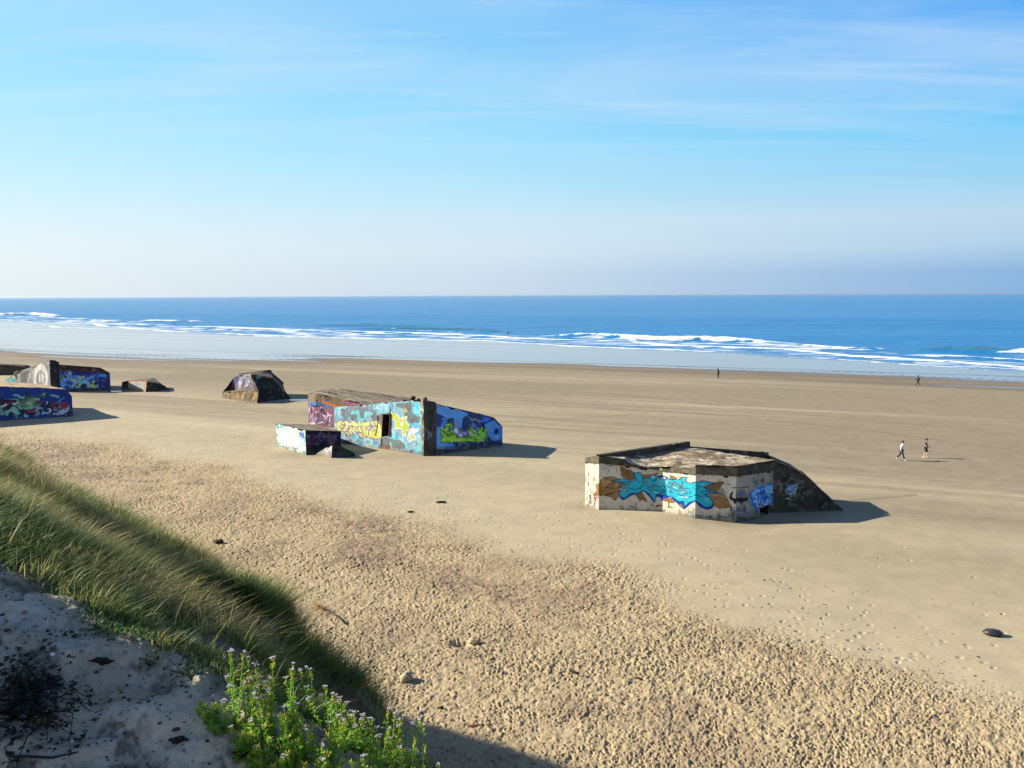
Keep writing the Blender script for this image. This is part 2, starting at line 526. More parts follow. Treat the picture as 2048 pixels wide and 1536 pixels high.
def dune_h(x, y, detail=True):
    n = .73 * x + .68 * y; t = -.68 * x + .73 * y
    nn = np.clip(n, 0, 7.0)
    S = 13.3 - .42 * nn - .0236 * nn ** 2
    o = np.clip(n - 7.0, 0, None)
    S = S - (.75 * o + .018 * np.clip(o, 0, 5) ** 2 + .18 * np.clip(o - 5, 0, None)) - .42 * np.clip(o, 0, 8)
    S = S - .62 * sstep(.6, 4.6, n) - 1.9 * sstep(29.0, 36, t)
    S = S - 1.35 * sstep(12.4, 9.6, t) * sstep(2.5, 6.0, n)              # eroded end of the grassy ridge
    S = S - (.26 * sstep(17, 13, t) + .85 * sstep(11.5, 10.0, t) * sstep(6.0, 7.6, t)) * sstep(3.2, 5.6, n)
    S = S + .30 * np.exp(-((t - 12.6) / 1.0) ** 2 - ((n - 5.8) / 1.3) ** 2)
    # path cut in front of the camera
    A = 12.46 - .19 * (x + 1.7) + .35 * (y - 5.2)
    C = 13.3 - 1.0 * (y - .3)
    A = smax(A, C, .4)
    z = smin(S + .06, A, .16)
    # unseen hill left of the path, shaped to cast shade on the near sand
    z = z + 2.3 * np.exp(-((x + 8.6) / 2.0) ** 2 - ((y - 4.6) / 3.0) ** 2)
    if detail:
        near = sstep(8.0, 5.0, y)
        z = z + .50 * (sstep(.42, .68, fbm(x * .95 + 7, y * .95, 2, 25)) - .4) * sstep(2.2, 3.4, n) * sstep(9, 7, n)
        z = z + .55 * (fbm(x * .5, y * .5, 3, 5) - .5) * sstep(1.5, 4.0, n) * sstep(8.5, 6, n)
        z = z + .09 * (fbm(x * 1.7 + 2, y * 1.7, 3, 6) - .5)
        z = z + near * (.16 * (fbm(x * 2.2 + y * 1.2, y * 5 - x * 2.5, 4, 7) - .5) + .05 * (fbm(x * 11, y * 14, 5, 9, .65) - .5))
    return z


def dune():
    az = np.concatenate([np.linspace(-2.2, -.74, 80)[:-1], np.linspace(-.74, .32, 900), np.linspace(.32, 1.8, 70)[1:]])
    rr = [1.2]
    while rr[-1] < 70:
        r = rr[-1]
        rr.append(r * (1 + (.012 if r < 3.4 else .0035 if r < 7.5 else .008 if r < 35 else .02)))
    rr = np.array(rr)
    A, R = np.meshgrid(az, rr); A = A.ravel(); R = R.ravel()
    X = R * np.sin(A); Y = R * np.cos(A)
    z = dune_h(X, Y)
    # footprints, clods and crumbs on the bare slope
    i = np.where((R > 3) & (R < 8) & (A > -.8) & (A < .4))[0]
    z[i] += prints(X[i], Y[i], .30, 901, .04, np.full(len(i), .3), (.06, .11), (.035, .055))
    n = .73 * X + .68 * Y
    base = np.array([.58, .50, .385])
    f1 = fbm(X * 3, Y * 3, 4, 15); f2 = fbm(X * 14, Y * 14, 3, 16); f3 = fbm(X * 1.1, Y * 1.1, 3, 17)
    c = base * (.72 + .5 * f1 + .25 * (f2 - .5))[:, None]
    humus = np.clip(sstep(.60, .74, fbm(X * 6.5, Y * 6.5, 4, 18)) * .75 + sstep(.56, .72, f3) * sstep(.42, .62, fbm(X * 22, Y * 26, 4, 28, .65)) * .5, 0, 1)
    humus = humus * (.35 + .65 * sstep(.38, .58, fbm(X * 30, Y * 34, 3, 29)))
    c = c * (1 - humus[:, None]) + np.array([.075, .06, .05]) * humus[:, None]
    och = sstep(.62, .8, fbm(X * 1.5 + 9, Y * 1.5, 3, 19))
    c = c * (1 - .5 * och[:, None]) + np.array([.24, .17, .085]) * .5 * och[:, None]
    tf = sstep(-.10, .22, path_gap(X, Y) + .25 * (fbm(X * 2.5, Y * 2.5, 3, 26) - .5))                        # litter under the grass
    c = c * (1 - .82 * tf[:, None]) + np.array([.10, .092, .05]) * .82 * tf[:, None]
    me = np_mesh("dune", np.stack([X, Y, z], 1), quads=grid_quads(len(rr), len(az)), col=c)
    mt = attr_mat("dune_sand", .95, .35, 25.0, .9, 70.0, .02, .1)
    return link("dune", me, mt, kind="structure")


# ------------------------------------------------------------------ sea
def ts(px, py):
    g = G(px, py, SEA_Z)
    return g[0] * ST[0] + g[1] * ST[1], g[0] * SN[0] + g[1] * SN[1]


# (survey points, width m, foam, crest height m, raggedness)
WAVES = [
    ([(-160, 628), (0, 630), (60, 629), (110, 634)], 17, 1.0, 1.7, .5),
    ([(175, 641), (240, 643)], 6, .9, .5, .5),
    ([(275, 642), (310, 643), (345, 646), (395, 643)], 9, 1.0, .8, .5),
    ([(353, 653), (420, 654), (520, 657), (700, 663), (905, 669), (1042, 677), (1213, 682), (1400, 694), (1570, 699), (1690, 712), (1775, 717), (1900, 724), (2048, 736), (2300, 752)], 6.5, 1.0, .22, .35),
    ([(-160, 636), (0, 641), (171, 648), (290, 660), (478, 669), (700, 676), (973, 682), (1110, 691), (1400, 703), (1480, 706)], 4.2, .95, .12, .35),
    ([(-100, 648), (68, 650), (160, 657), (250, 661)], 3.2, .8, .08, .6),
    ([(1085, 672), (1150, 674), (1250, 678), (1330, 681), (1400, 681), (1480, 684), (1590, 687)], 6.5, 1.0, 1.35, .5),
    ([(700, 659), (881, 660), (950, 661), (1010, 666)], 7, .0, 1.0, .2),
    ([(878, 660), (905, 658), (950, 660)], 2.5, .9, .35, .8),
    ([(1590, 690), (1680, 696), (1740, 699), (1795, 700)], 4.5, .8, .45, .9),
    ([(1820, 700), (1900, 701), (1980, 704), (2060, 707), (2200, 712)], 6, .0, 1.05, .2),
    ([(1985, 706), (2060, 707), (2250, 712)], 3, .95, .5, .8),
    ([(1790, 713), (1850, 711), (1920, 714), (1980, 718), (2048, 722), (2300, 736)], 6, .85, .3, .9),
    ([(1535, 712), (1650, 717), (1790, 727), (1900, 735), (2020, 742)], 2.4, .75, .05, .9),
    ([(520, 652), (600, 655), (820, 661), (1000, 667)], 3, .55, .1, 1.0),
    ([(600, 651), (760, 652), (880, 655)], 6, .0, .5, .2),
]


def sea():
    # patch near the surf, then one sheet on to the horizon
    t_ = [150.0]
    while t_[-1] > -1500:
        d = 150 - t_[-1]
        t_.append(t_[-1] - (.42 + d * .0028))
    tt = np.array(t_[::-1])
    ss = [176.0]
    while ss[-1] < 60000:
        s = ss[-1]
        ss.append(s + (.8 if s < 300 else 1.4 if s < 560 else 5 + (s - 560) * .03))
    ss = np.array(ss)
    # widen far rows so the sheet covers the whole horizon
    T, S = np.meshgrid(tt, ss); T = T.ravel(); S = S.ravel()
    far = np.clip(S - 560, 0, None)
    T = T + far * 2.2 * (T + 500) / 700.0
    z = np.full(T.shape, SEA_Z); foam = np.zeros_like(T); smooth = np.zeros_like(T); face = np.zeros_like(T)
    near = S < 560
    # swell
    sw = .16 * np.sin(S * .33 + 2.2 * fbm(T * .01, S * .02, 3, 3) * 3) * sstep(200, 300, S) * sstep(1200, 500, S)
    z += sw * near
    inner = np.full(T.shape, -1e9)
    ll = []
    i = np.where(near)[0]; Ti = T[i]; Si = S[i]
    rag = fbm(Ti * .22, Si * .12, 5, 12); rag2 = fbm(Ti * .55, Si * .35, 4, 13); thin = fbm(Ti * .05, Si * .1, 3, 14)
    for k, (pts, w, fo, hg, rg) in enumerate(WAVES):
        p = np.array([ts(a, b) for a, b in pts]); o = np.argsort(p[:, 0]); p = p[o]
        sl = np.interp(Ti, p[:, 0], p[:, 1])
        L = p[-1, 0] - p[0, 0]; e = min(25.0, L * .22)
        on = sstep(p[0, 0] - .3 * e, p[0, 0] + e, Ti) * sstep(p[-1, 0] + .3 * e, p[-1, 0] - e, Ti)
        d = Si - sl + (rag - .5) * w * rg * 1.6 + (rag2 - .5) * w * .5
        ww = w * (.28 + .62 * thin)
        prof = sstep(-.35, .0, d / ww) * np.exp(-np.clip(d, 0, None) ** 2 / (ww * .75) ** 2)
        tail = sstep(-.1, .3, d / ww) * np.exp(-np.clip(d, 0, None) / (ww * 1.7)) * sstep(.45, .62, rag2)
        foam[i] = np.maximum(foam[i], np.clip(fo * on * (prof * (1 - rg * .35 * sstep(.5, .35, rag2)) + .7 * tail), 0, 1))
        dz = np.exp(-((Si - sl - w * .2) / (w * .42)) ** 2) * on * hg * (.75 + .5 * rag2)
        z[i] += dz
        if k in (6, 7, 10, 15): face[i] = np.maximum(face[i], np.clip(dz / hg, 0, 1) * (1.0 if k != 6 else .6) * (.5 + .8 * rag2))
        if k in (4, 13): ll.append((p, on))
    # lacy foam between the swash lines
    s_in = np.interp(Ti, *np.array(sorted([ts(a, b) for a, b in WAVES[4][0] + WAVES[13][0][1:]])).T)
    s_out = np.interp(Ti, *np.array(sorted([ts(a, b) for a, b in [(-160, 627), (0, 629), (275, 641), (360, 652), (700, 660), (1090, 671), (1590, 686), (1800, 706), (2048, 716)]])).T)
    mid = sstep(-2, 4, Si - s_in) * sstep(6, -4, Si - s_out)
    lace = sstep(.50, .60, fbm(Ti * .14, Si * .4, 5, 31)) * .50 + sstep(.45, .6, fbm(Ti * .03, Si * .09, 4, 32)) * .22
    foam[i] = np.maximum(foam[i], mid * lace * .85)
    smooth[i] = sstep(8, -6, Si - s_in - 14 * (fbm(Ti * .03, Si * .03, 2, 35) - .5))
    X = T * ST[0] + S * SN[0]; Y = T * ST[1] + S * SN[1]
    me = np_mesh("sea", np.stack([X, Y, z], 1), quads=grid_quads(len(ss), len(tt)), attrs={"foam": foam, "film": smooth, "face": np.clip(face, 0, 1)})
    mt, nt, b = new_mat("sea_water")
    fa = N(nt, "ShaderNodeAttribute", attribute_name="foam"); fi = N(nt, "ShaderNodeAttribute", attribute_name="film")
    tcn = N(nt, "ShaderNodeTexCoord")
    mpn = N(nt, "ShaderNodeMapping"); mpn.inputs["Rotation"].default_value = (0, 0, math.radians(24.3)); mpn.inputs["Scale"].default_value = (.03, .12, .1)
    nt.links.new(tcn.outputs["Object"], mpn.inputs["Vector"])
    mpf = N(nt, "ShaderNodeMapping"); mpf.inputs["Rotation"].default_value = (0, 0, math.radians(24.3)); mpf.inputs["Scale"].default_value = (.16, .38, .3)
    nt.links.new(tcn.outputs["Object"], mpf.inputs["Vector"])
    w1 = noise_n(nt, mpn.outputs[0], 1.0, 9.0, .62)
    mpl = N(nt, "ShaderNodeMapping"); mpl.inputs["Rotation"].default_value = (0, 0, math.radians(24.3)); mpl.inputs["Scale"].default_value = (.002, .012, .1)
    nt.links.new(tcn.outputs["Object"], mpl.inputs["Vector"])
    w2 = noise_n(nt, mpl.outputs[0], 1.0, 6.0, .6)
    deep = ramp_n(nt, w2, [(.3, (.003, .106, .266)), (.7, (.010, .144, .335))])
    fc = N(nt, "ShaderNodeAttribute", attribute_name="face")     # thin green water in the rising wave
    deep = mix_col(nt, 'MIX', math_n(nt, 'MULTIPLY', fc.outputs['Fac'], .85), deep, (.050, .098, .088))
    wat = mix_col(nt, 'MIX', fi.outputs["Fac"], deep, (.096, .120, .152))  # shallow film: bluish base with some sky reflection put into it
    fbrk = noise_n(nt, mpf.outputs[0], 1.0, 7.0, .7)
    ff = ramp_n(nt, math_n(nt, 'MULTIPLY_ADD', math_n(nt, 'SUBTRACT', fbrk, .5), .35, fa.outputs["Fac"]), [(.22, 0.0), (.62, 1.0)])
    ff = math_n(nt, 'MULTIPLY', ff, ramp_n(nt, fa.outputs['Fac'], [(.02, 0.0), (.15, 1.0)]))
    c = mix_col(nt, 'MIX', ff, wat, (.60, .62, .65))
    nt.links.new(c, b.inputs["Base Color"])
    r0 = mix_col(nt, 'MIX', fi.outputs["Fac"], (.24, .24, .24), (.05, .05, .05))
    r1 = mix_col(nt, 'MIX', ff, r0, (.9, .9, .9))
    nt.links.new(r1, b.inputs["Roughness"]); io = mix_col(nt, 'MIX', fi.outputs['Fac'], (1.11, 1.11, 1.11), (1.45, 1.45, 1.45)); nt.links.new(io, b.inputs['IOR'])
    bs = math_n(nt, 'MULTIPLY', math_n(nt, 'SUBTRACT', 1.0, fi.outputs["Fac"]), .85)
    bn = bump_n(nt, b, w1, .8, 2.2); nt.links.new(bs, bn.inputs["Strength"])
    return link("sea", me, mt, kind="structure")


beach(); dune(); sea()
# low ground under and behind everything, so the beach does not end in the air
mbk = MB(); mbk.add([(-900, -600, -1.2), (900, -600, -1.2), (900, 60, -1.2), (-900, 60, -1.2)], [(0, 1, 2, 3)], (.30, .25, .16))
link("ground", mbk.mesh("ground", False), attr_mat("ground_sand", .95, .2, .5, 0), kind="structure")


def zb(x, y):
    return float(beach_base(np.array([float(x)]), np.array([float(y)]))[0])


def zd(x, y):
    return float(dune_h(np.array([float(x)]), np.array([float(y)]))[0])
# ------------------------------------------------------------------ painted walls
def inside(px, py, poly):
    r = np.zeros(px.shape, bool); n = len(poly)
    for i in range(n):
        x0, y0 = poly[i]; x1, y1 = poly[(i + 1) % n]
        if y0 == y1: continue
        c = ((y0 > py) != (y1 > py)) & (px < (x1 - x0) * (py - y0) / (y1 - y0) + x0)
        r ^= c
    return r


class Paint:
    """paint on one wall, held per vertex in the wall's own metres (a along, b up)"""
    def __init__(s, P, o, ex, ey, seed):
        s.o, s.ex, s.ey = o, ex, ey; s.n = np.cross(ex, ey)
        s.P = P
        a = (P - o) @ ex; b = (P - o) @ ey
        w = .05
        s.a = a + w * (vnoise(a * 3.1, b * 3.1, seed) - .5); s.b = b + w * (vnoise(a * 3.1 + 9, b * 3.1, seed + 1) - .5)
        s.col = np.zeros((len(P), 3)); s.seed = seed
        s.Z = lambda pts: pts

    def zoom(s, ox, oy, k):
        s.Z = lambda pts: [(ox + x / k, oy + y / k) for x, y in pts]; s.k = k
        return s

    def on(s, pts):
        out = []
        for x, y in s.Z(pts):
            d = ray(x, y); t = ((s.o - CAM) @ s.n) / (d @ s.n); q = CAM + d * t - s.o
            out.append((q @ s.ex, q @ s.ey))
        return out

    def fill(s, c, var=.12, scale=1.2):
        f = fbm(s.a * scale, s.b * scale, 4, s.seed + 3)
        s.col[:] = lin(c) * (1 + var * 2 * (f - .5))[:, None]

    def _put(s, mk, c, al=1.0, grad=None):
        c = lin(c)
        m_ = (mk * al)[:, None] if mk.dtype != bool else mk.astype(float)[:, None] * al
        s.col = s.col * (1 - m_) + c * m_

    def poly(s, pts, c, al=1.0, c2=None):
        q = s.on(pts); mk = inside(s.a, s.b, q)
        s._put(mk, c, al)
        if c2 is not None:
            bb = np.array(q)[:, 1]; f = np.clip((s.b - bb.min()) / (bb.max() - bb.min() + 1e-6), 0, 1)
            s._put(mk * f, c2, al)
        return mk

    def dist(s, q):
        d = np.full(s.a.shape, 1e9)
        for (x0, y0), (x1, y1) in zip(q[:-1], q[1:]):
            ex, ey = x1 - x0, y1 - y0; L = ex * ex + ey * ey + 1e-9
            t = np.clip(((s.a - x0) * ex + (s.b - y0) * ey) / L, 0, 1)
            d = np.minimum(d, np.hypot(s.a - x0 - t * ex, s.b - y0 - t * ey))
        return d

    def line(s, pts, c, w, al=1.0, soft=False):
        q = s.on(pts); d = s.dist(q)
        mk = d < w / 2
        if soft: mk = np.exp(-(d / (w * .6)) ** 2)
        s._put(mk, c, al)

    def lines(s, many, c, w, al=1.0):
        for p in many: s.line(p, c, w, al)

    def outline(s, pts, c, w): s.line(list(pts) + [pts[0]], c, w)

    def spot(s, p, r, c, al=1.0):
        q = s.on([p])[0]; d = np.hypot(s.a - q[0], s.b - q[1]); s._put(np.exp(-(d / r) ** 4), c, al)

    def patch(s, c, thr, scale, seed, al=1.0, box=None, aniso=1.0, wid=.04):
        f = fbm(s.a * scale * aniso, s.b * scale, 4, s.seed + seed)
        mk = sstep(thr, thr + wid, f)
        if box is not None: mk = mk * inside(s.a, s.b, s.on(box))
        s._put(mk, c, al)

    def scribble(s, box, cols, n, w, seed, size=.35):
        """tangle of short spray strokes inside a box (in photo points)"""
        r = random.Random(seed); q = s.on(box); xs = [p[0] for p in q]; ys = [p[1] for p in q]
        for i in range(n):
            x = r.uniform(min(xs), max(xs)); y = r.uniform(min(ys), max(ys)); a = r.uniform(0, 6.28); pts = [(x, y)]
            for k in range(r.randint(2, 4)):
                a += r.uniform(-1.5, 1.5); x += math.cos(a) * size * r.uniform(.4, 1); y += math.sin(a) * size * r.uniform(.4, 1); pts.append((x, y))
            d = s.dist(pts); mk = (d < w * r.uniform(.35, .7)) & inside(s.a, s.b, q)
            s._put(mk, r.choice(cols))

    def wear(s, amt=.35, low=.5, tide=.45):
        """rain streaks, chips and a sand-scoured foot: the wall's own dirt"""
        f = fbm(s.a * 6, s.b * .7, 4, s.seed + 40); g = fbm(s.a * 2.5, s.b * 2.5, 5, s.seed + 41)
        s.col *= (1 - amt * sstep(.5, .75, f))[:, None]
        ch = sstep(.66, .70, g)[:, None]
        s.col = s.col * (1 - .6 * ch) + lin((120, 112, 100)) * .6 * ch
        dk = (sstep(1.75, 1.2, s.b + .9 * (f - .5)) * tide)[:, None]      # tide mark
        s.col = s.col * (1 - dk) + lin((84, 82, 62)) * dk
        if low:
            k = (sstep(1.2 + low, 1.18, s.b + .6 * (g - .5)) * .7)[:, None]
            s.col = s.col * (1 - k) + lin((150, 128, 92)) * k


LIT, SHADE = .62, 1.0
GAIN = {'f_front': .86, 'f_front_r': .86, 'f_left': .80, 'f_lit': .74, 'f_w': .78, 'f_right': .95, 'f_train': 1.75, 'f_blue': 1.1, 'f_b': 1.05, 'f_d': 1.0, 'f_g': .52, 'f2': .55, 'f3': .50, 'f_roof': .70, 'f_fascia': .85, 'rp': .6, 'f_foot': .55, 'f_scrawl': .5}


def wall(name, parent, pairs, painter=None, res=.05, mat=None, label=None, base=(128, 118, 104), rough=.0, holes=None, seed=1):
    """pairs: (bottom point, top point) along the wall; grid in between"""
    pairs = [(np.array(a, float), np.array(b, float)) for a, b in pairs]
    cols = []
    for (b0, t0), (b1, t1) in zip(pairs[:-1], pairs[1:]):
        L = max(np.linalg.norm(b1 - b0), np.linalg.norm(t1 - t0)); n = max(1, int(L / res))
        for k in range(n): f = k / n; cols.append((b0 + (b1 - b0) * f, t0 + (t1 - t0) * f))
    cols.append(pairs[-1])
    H = max(np.linalg.norm(t - b) for b, t in pairs); nv = max(2, int(H / res) + 1)
    B = np.array([c[0] for c in cols]); T = np.array([c[1] for c in cols])
    v = np.linspace(0, 1, nv)[:, None, None]
    P = (B[None] * (1 - v) + T[None] * v).reshape(-1, 3)
    ex = pairs[-1][0] - pairs[0][0]; ex[2] *= 1.0; ex /= np.linalg.norm(ex)
    mid = max(pairs, key=lambda p: np.linalg.norm(p[1] - p[0])); upv = mid[1] - mid[0]; upv = upv - (upv @ ex) * ex; ey = upv / np.linalg.norm(upv)
    pt = Paint(P, pairs[0][0], ex, ey, seed)
    if painter: painter(pt)
    else:
        pt.fill(base, .35, .9); pt.patch((60, 54, 48), .6, 1.5, 5, .5, wid=.15); pt.wear(.3, .4)
    pt.Z = lambda pts_: pts_
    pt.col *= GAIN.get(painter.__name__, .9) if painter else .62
    q = grid_quads(nv, len(cols))
    if holes:
        keep = np.ones(len(q), bool); ca = pt.a[q].mean(1); cb_ = pt.b[q].mean(1)
        for h in holes: keep &= ~inside(ca, cb_, pt.on(h))
        q = q[keep]
    if rough:
        dn = np.stack([n3(P, 1.6, 31), n3(P, 1.6, 35), n3(P, 1.6, 39)], 1) - .5
        P = P + dn * rough * 2
    if painter and res < .13:
        V_ = np.repeat(np.linspace(0, 1, nv), len(cols)); hh = np.tile(np.linalg.norm(T - B, axis=1), nv); top = np.exp(-((1 - V_) * hh / .22) ** 2)
        P = P - (top * (.13 * sstep(.55, .72, fbm(pt.a * 1.7, pt.a * 0 + seed, 4, seed + 70)) + .03 * fbm(pt.a * 7, pt.a * 0, 2, seed + 71)))[:, None] * pt.ey
    # broken skin: small pits, none at the rim
    pit = -(min(.03, res * .3) * sstep(.62, .72, fbm(pt.a * 4, pt.b * 4, 4, seed + 60)))
    P = P + pit[:, None] * (pt.n if (pt.n @ (CAM - P[0])) > 0 else -pt.n)
    me = np_mesh(name, P, quads=q, col=np.clip(pt.col, 0, 1), smooth=False)
    return link(name, me, mat or M_PAINT, parent, label)


def up(p, z): return np.array([p[0], p[1], z])


def at(x, y, z): return np.array([float(x), float(y), float(z)])


DOWN = -1.2


def tag_letters(pt, word, x, y, w, h, col, lw, slant=.15):
    """block letters from strokes on a 0..1 box; x,y top left in the photo's points"""
    L = {'A': [[(0, 1), (.5, 0), (1, 1)], [(.2, .6), (.8, .6)]], 'L': [[(0, 0), (0, 1), (.9, 1)]], 'I': [[(.5, 0), (.5, 1)]], 'G': [[(.9, .15), (.4, 0), (0, .5), (.4, 1), (.9, .8), (.9, .5), (.5, .5)]],
         'T': [[(0, 0), (1, 0)], [(.5, 0), (.5, 1)]], 'O': [[(.5, 0), (0, .5), (.5, 1), (1, .5), (.5, 0)]], 'R': [[(0, 1), (0, 0), (.9, .1), (.9, .4), (0, .5), (.9, 1)]], 'K': [[(0, 0), (0, 1)], [(.9, 0), (0, .5), (.9, 1)]],
         'E': [[(.9, 0), (0, 0), (0, 1), (.9, 1)], [(0, .5), (.7, .5)]], 'Z': [[(0, 0), (1, 0), (0, 1), (1, 1)]], 'S': [[(.9, .1), (.2, 0), (.1, .4), (.9, .6), (.8, 1), (0, .9)]], 'N': [[(0, 1), (0, 0), (1, 1), (1, 0)]], 'Y': [[(0, 0), (.5, .5), (1, 0)], [(.5, .5), (.5, 1)]], 'D': [[(0, 0), (0, 1), (.7, .9), (1, .5), (.7, .1), (0, 0)]], 'P': [[(0, 1), (0, 0), (.9, .1), (.9, .45), (0, .5)]]}
    for i, ch in enumerate(word):
        for st in L.get(ch, []):
            pt.line([(x + (i + u * .75) * w + slant * (1 - v) * w, y + v * h) for u, v in st], col, lw)


# ================================================================== bunker with the blue mural (right)
def bunker_mural():
    A = thing("bunker", "sunken bunker with bright turquoise graffiti on its cream front and a flat broken roof", "bunker", (11, 57, 0), "wartime bunkers lying on the beach")
    O = np.array([11.0, 57.0, 0.0])
    a0 = at(5.0, 57.35, 0); a1 = at(5.86, 56.6, 0); a2 = at(9.82, 56.05, 0); a3 = at(11.98, 54.6, 0); a4 = at(14.55, 54.25, 0); a5 = at(17.5, 56.0, 0)
    zw = [3.13, 3.24, 2.84, 2.87, 2.77, 2.78]
    zt = [3.42, 3.74, 3.30, 3.52, 3.47, 3.50]
    pts = [a0, a1, a2, a3, a4, a5]

    def wl(name, i, j, painter, label=None, holes=None, res=.034, seed=1):
        pr = [(up(pts[i], DOWN) - O, up(pts[i], zw[i]) - O), (up(pts[j], DOWN) - O, up(pts[j], zw[j]) - O)]
        return wall_(name, A, pr, painter, O, res, label, holes, seed)

    def petals(p):
        BR, DK, OR = (160, 116, 66), (112, 72, 48), (204, 164, 104)
        P = [[(600, 440), (680, 450), (765, 505), (785, 560), (760, 605), (690, 600), (630, 560)], [(372, 600), (420, 570), (520, 565), (640, 610), (605, 660), (590, 725), (480, 775), (365, 795)],
             [(310, 660), (372, 640), (375, 790), (275, 785), (330, 730)], [(420, 795), (560, 760), (600, 725), (590, 790), (540, 850), (495, 800)], [(780, 770), (870, 750), (925, 862), (830, 835)],
             [(1090, 840), (1190, 800), (1300, 845), (1240, 875), (1170, 862)], [(1630, 690), (1700, 640), (1862, 618), (1790, 725), (1690, 745)], [(1680, 775), (1790, 755), (1850, 770), (1905, 850), (1945, 932), (1800, 945), (1715, 910)],
             [(1210, 545), (1290, 580), (1270, 605), (1215, 590)], [(860, 540), (1000, 530), (1060, 520), (1020, 560), (900, 575)], [(1290, 870), (1350, 890), (1365, 950), (1310, 905)], [(405, 560), (470, 580), (430, 610)]]
        for i, q in enumerate(P):
            p.poly(q, BR, 1, OR if i % 2 else None); p.outline(q, DK, .04)
        p.lines([[(630, 470), (720, 590)], [(690, 480), (750, 590)], [(400, 740), (470, 660), (590, 620)], [(390, 690), (500, 700), (570, 700)], [(420, 780), (520, 760), (580, 740)], [(800, 780), (880, 840)], [(1650, 700), (1820, 640)],
                 [(1710, 800), (1800, 850), (1900, 920)], [(1720, 850), (1780, 800), (1880, 850)], [(1120, 845), (1230, 835)]], DK, .05)
        p.lines([[(1780, 690), (1850, 650), (1935, 650)], [(410, 460), (460, 480), (455, 540)], [(560, 465), (580, 520)]], (120, 70, 60), .035)

    def blue(p):
        SH, CY, LT, OUT = (28, 62, 180), (44, 192, 220), (140, 235, 240), (14, 70, 120)
        p.poly([(585, 770), (590, 812), (640, 850), (720, 800), (800, 772), (890, 740), (945, 795), (1020, 885), (1045, 803), (1110, 828), (1175, 830), (1200, 800), (1280, 880), (1310, 905), (1350, 890), (1370, 957), (1500, 862), (1560, 922), (1640, 967), (1715, 945), (1735, 890), (1690, 800), (1500, 700), (600, 720)], SH)
        M = [(500, 612), (580, 592), (720, 602), (740, 627), (780, 600), (765, 515), (852, 518), (885, 580), (950, 572), (990, 545), (1040, 562), (1110, 545), (1190, 592), (1300, 602), (1360, 570), (1415, 568), (1390, 612), (1450, 642), (1590, 610), (1745, 645), (1690, 660), (1610, 690), (1650, 712), (1795, 752), (1680, 775), (1610, 772), (1685, 800), (1727, 880), (1700, 922), (1640, 932), (1560, 882), (1500, 850), (1420, 882), (1375, 925), (1365, 862), (1305, 860), (1250, 822), (1150, 790), (1045, 770), (1030, 832), (1012, 852), (950, 770), (890, 730), (800, 760), (720, 770), (660, 822), (600, 802), (585, 750), (665, 708), (580, 690), (655, 645), (520, 626)]
        p.poly(M, CY, 1, (52, 208, 232)); p.outline(M, OUT, .06)
        p.poly([(1040, 575), (1110, 560), (1190, 610), (1120, 700), (1060, 660)], LT, .55)
        p.poly([(1060, 560), (1140, 545), (1185, 580), (1150, 610), (1090, 590)], (40, 70, 190)); p.poly([(1090, 570), (1140, 560), (1160, 590), (1110, 592)], (235, 240, 235))
        p.lines([[(505, 614), (620, 634), (725, 622)], [(585, 692), (640, 660), (720, 640)], [(775, 525), (800, 600), (850, 640)], [(945, 590), (1000, 612), (1035, 580)], [(870, 575), (885, 650), (850, 700)], [(910, 665), (960, 692), (1000, 660), (1100, 682)], [(1000, 640), (1045, 590)],
                 [(1180, 640), (1240, 652), (1200, 702), (1150, 662)], [(1290, 640), (1335, 680), (1300, 742), (1235, 702)], [(1365, 620), (1340, 690), (1400, 742)], [(1380, 702), (1445, 702), (1450, 762)], [(1500, 662), (1565, 690), (1525, 722), (1475, 690)], [(1560, 745), (1680, 742), (1785, 755)],
                 [(1500, 782), (1600, 800), (1680, 800)], [(700, 690), (760, 720), (860, 700)], [(930, 700), (980, 740), (1050, 720)], [(1060, 740), (1120, 760), (1150, 720)], [(1180, 740), (1250, 760)], [(1290, 770), (1350, 790), (1420, 760)], [(1100, 650), (1140, 690), (1110, 730)], [(1400, 820), (1470, 800)], [(620, 760), (700, 730)], [(1230, 600), (1270, 640)]], OUT, .05)
        p.lines([[(1310, 802), (1420, 817)], [(1320, 742), (1365, 752)], [(990, 560), (1020, 575)], [(1240, 680), (1270, 700)], [(1590, 650), (1625, 660)], [(1010, 742), (1060, 750)]], (225, 245, 245), .06)
        p.poly([(600, 700), (680, 690), (690, 760), (620, 780)], LT, .35); p.poly([(1620, 800), (1680, 830), (1690, 890), (1640, 870)], LT, .3)

    def foot(p, tone):
        p.patch((170, 185, 205), .48, 5, 71, .9, [(1100, 1010), (2080, 1035), (2080, 1170), (1540, 1135), (1100, 1050)]); p.patch((150, 70, 80), .56, 7, 72, .8, [(1110, 1020), (1560, 1060), (1560, 1140), (1110, 1050)])
        p.patch((52, 70, 120), .56, 6, 73, .85, [(1290, 1040), (2080, 1030), (2080, 1170), (1540, 1135)]); p.patch((60, 60, 62), .50, 3, 74, .8, [(360, 985), (800, 985), (1100, 1010), (1100, 1060), (360, 1020)])
        p.patch((150, 150, 195), .58, 2.5, 75, .5, [(360, 830), (560, 850), (570, 960), (360, 920)])

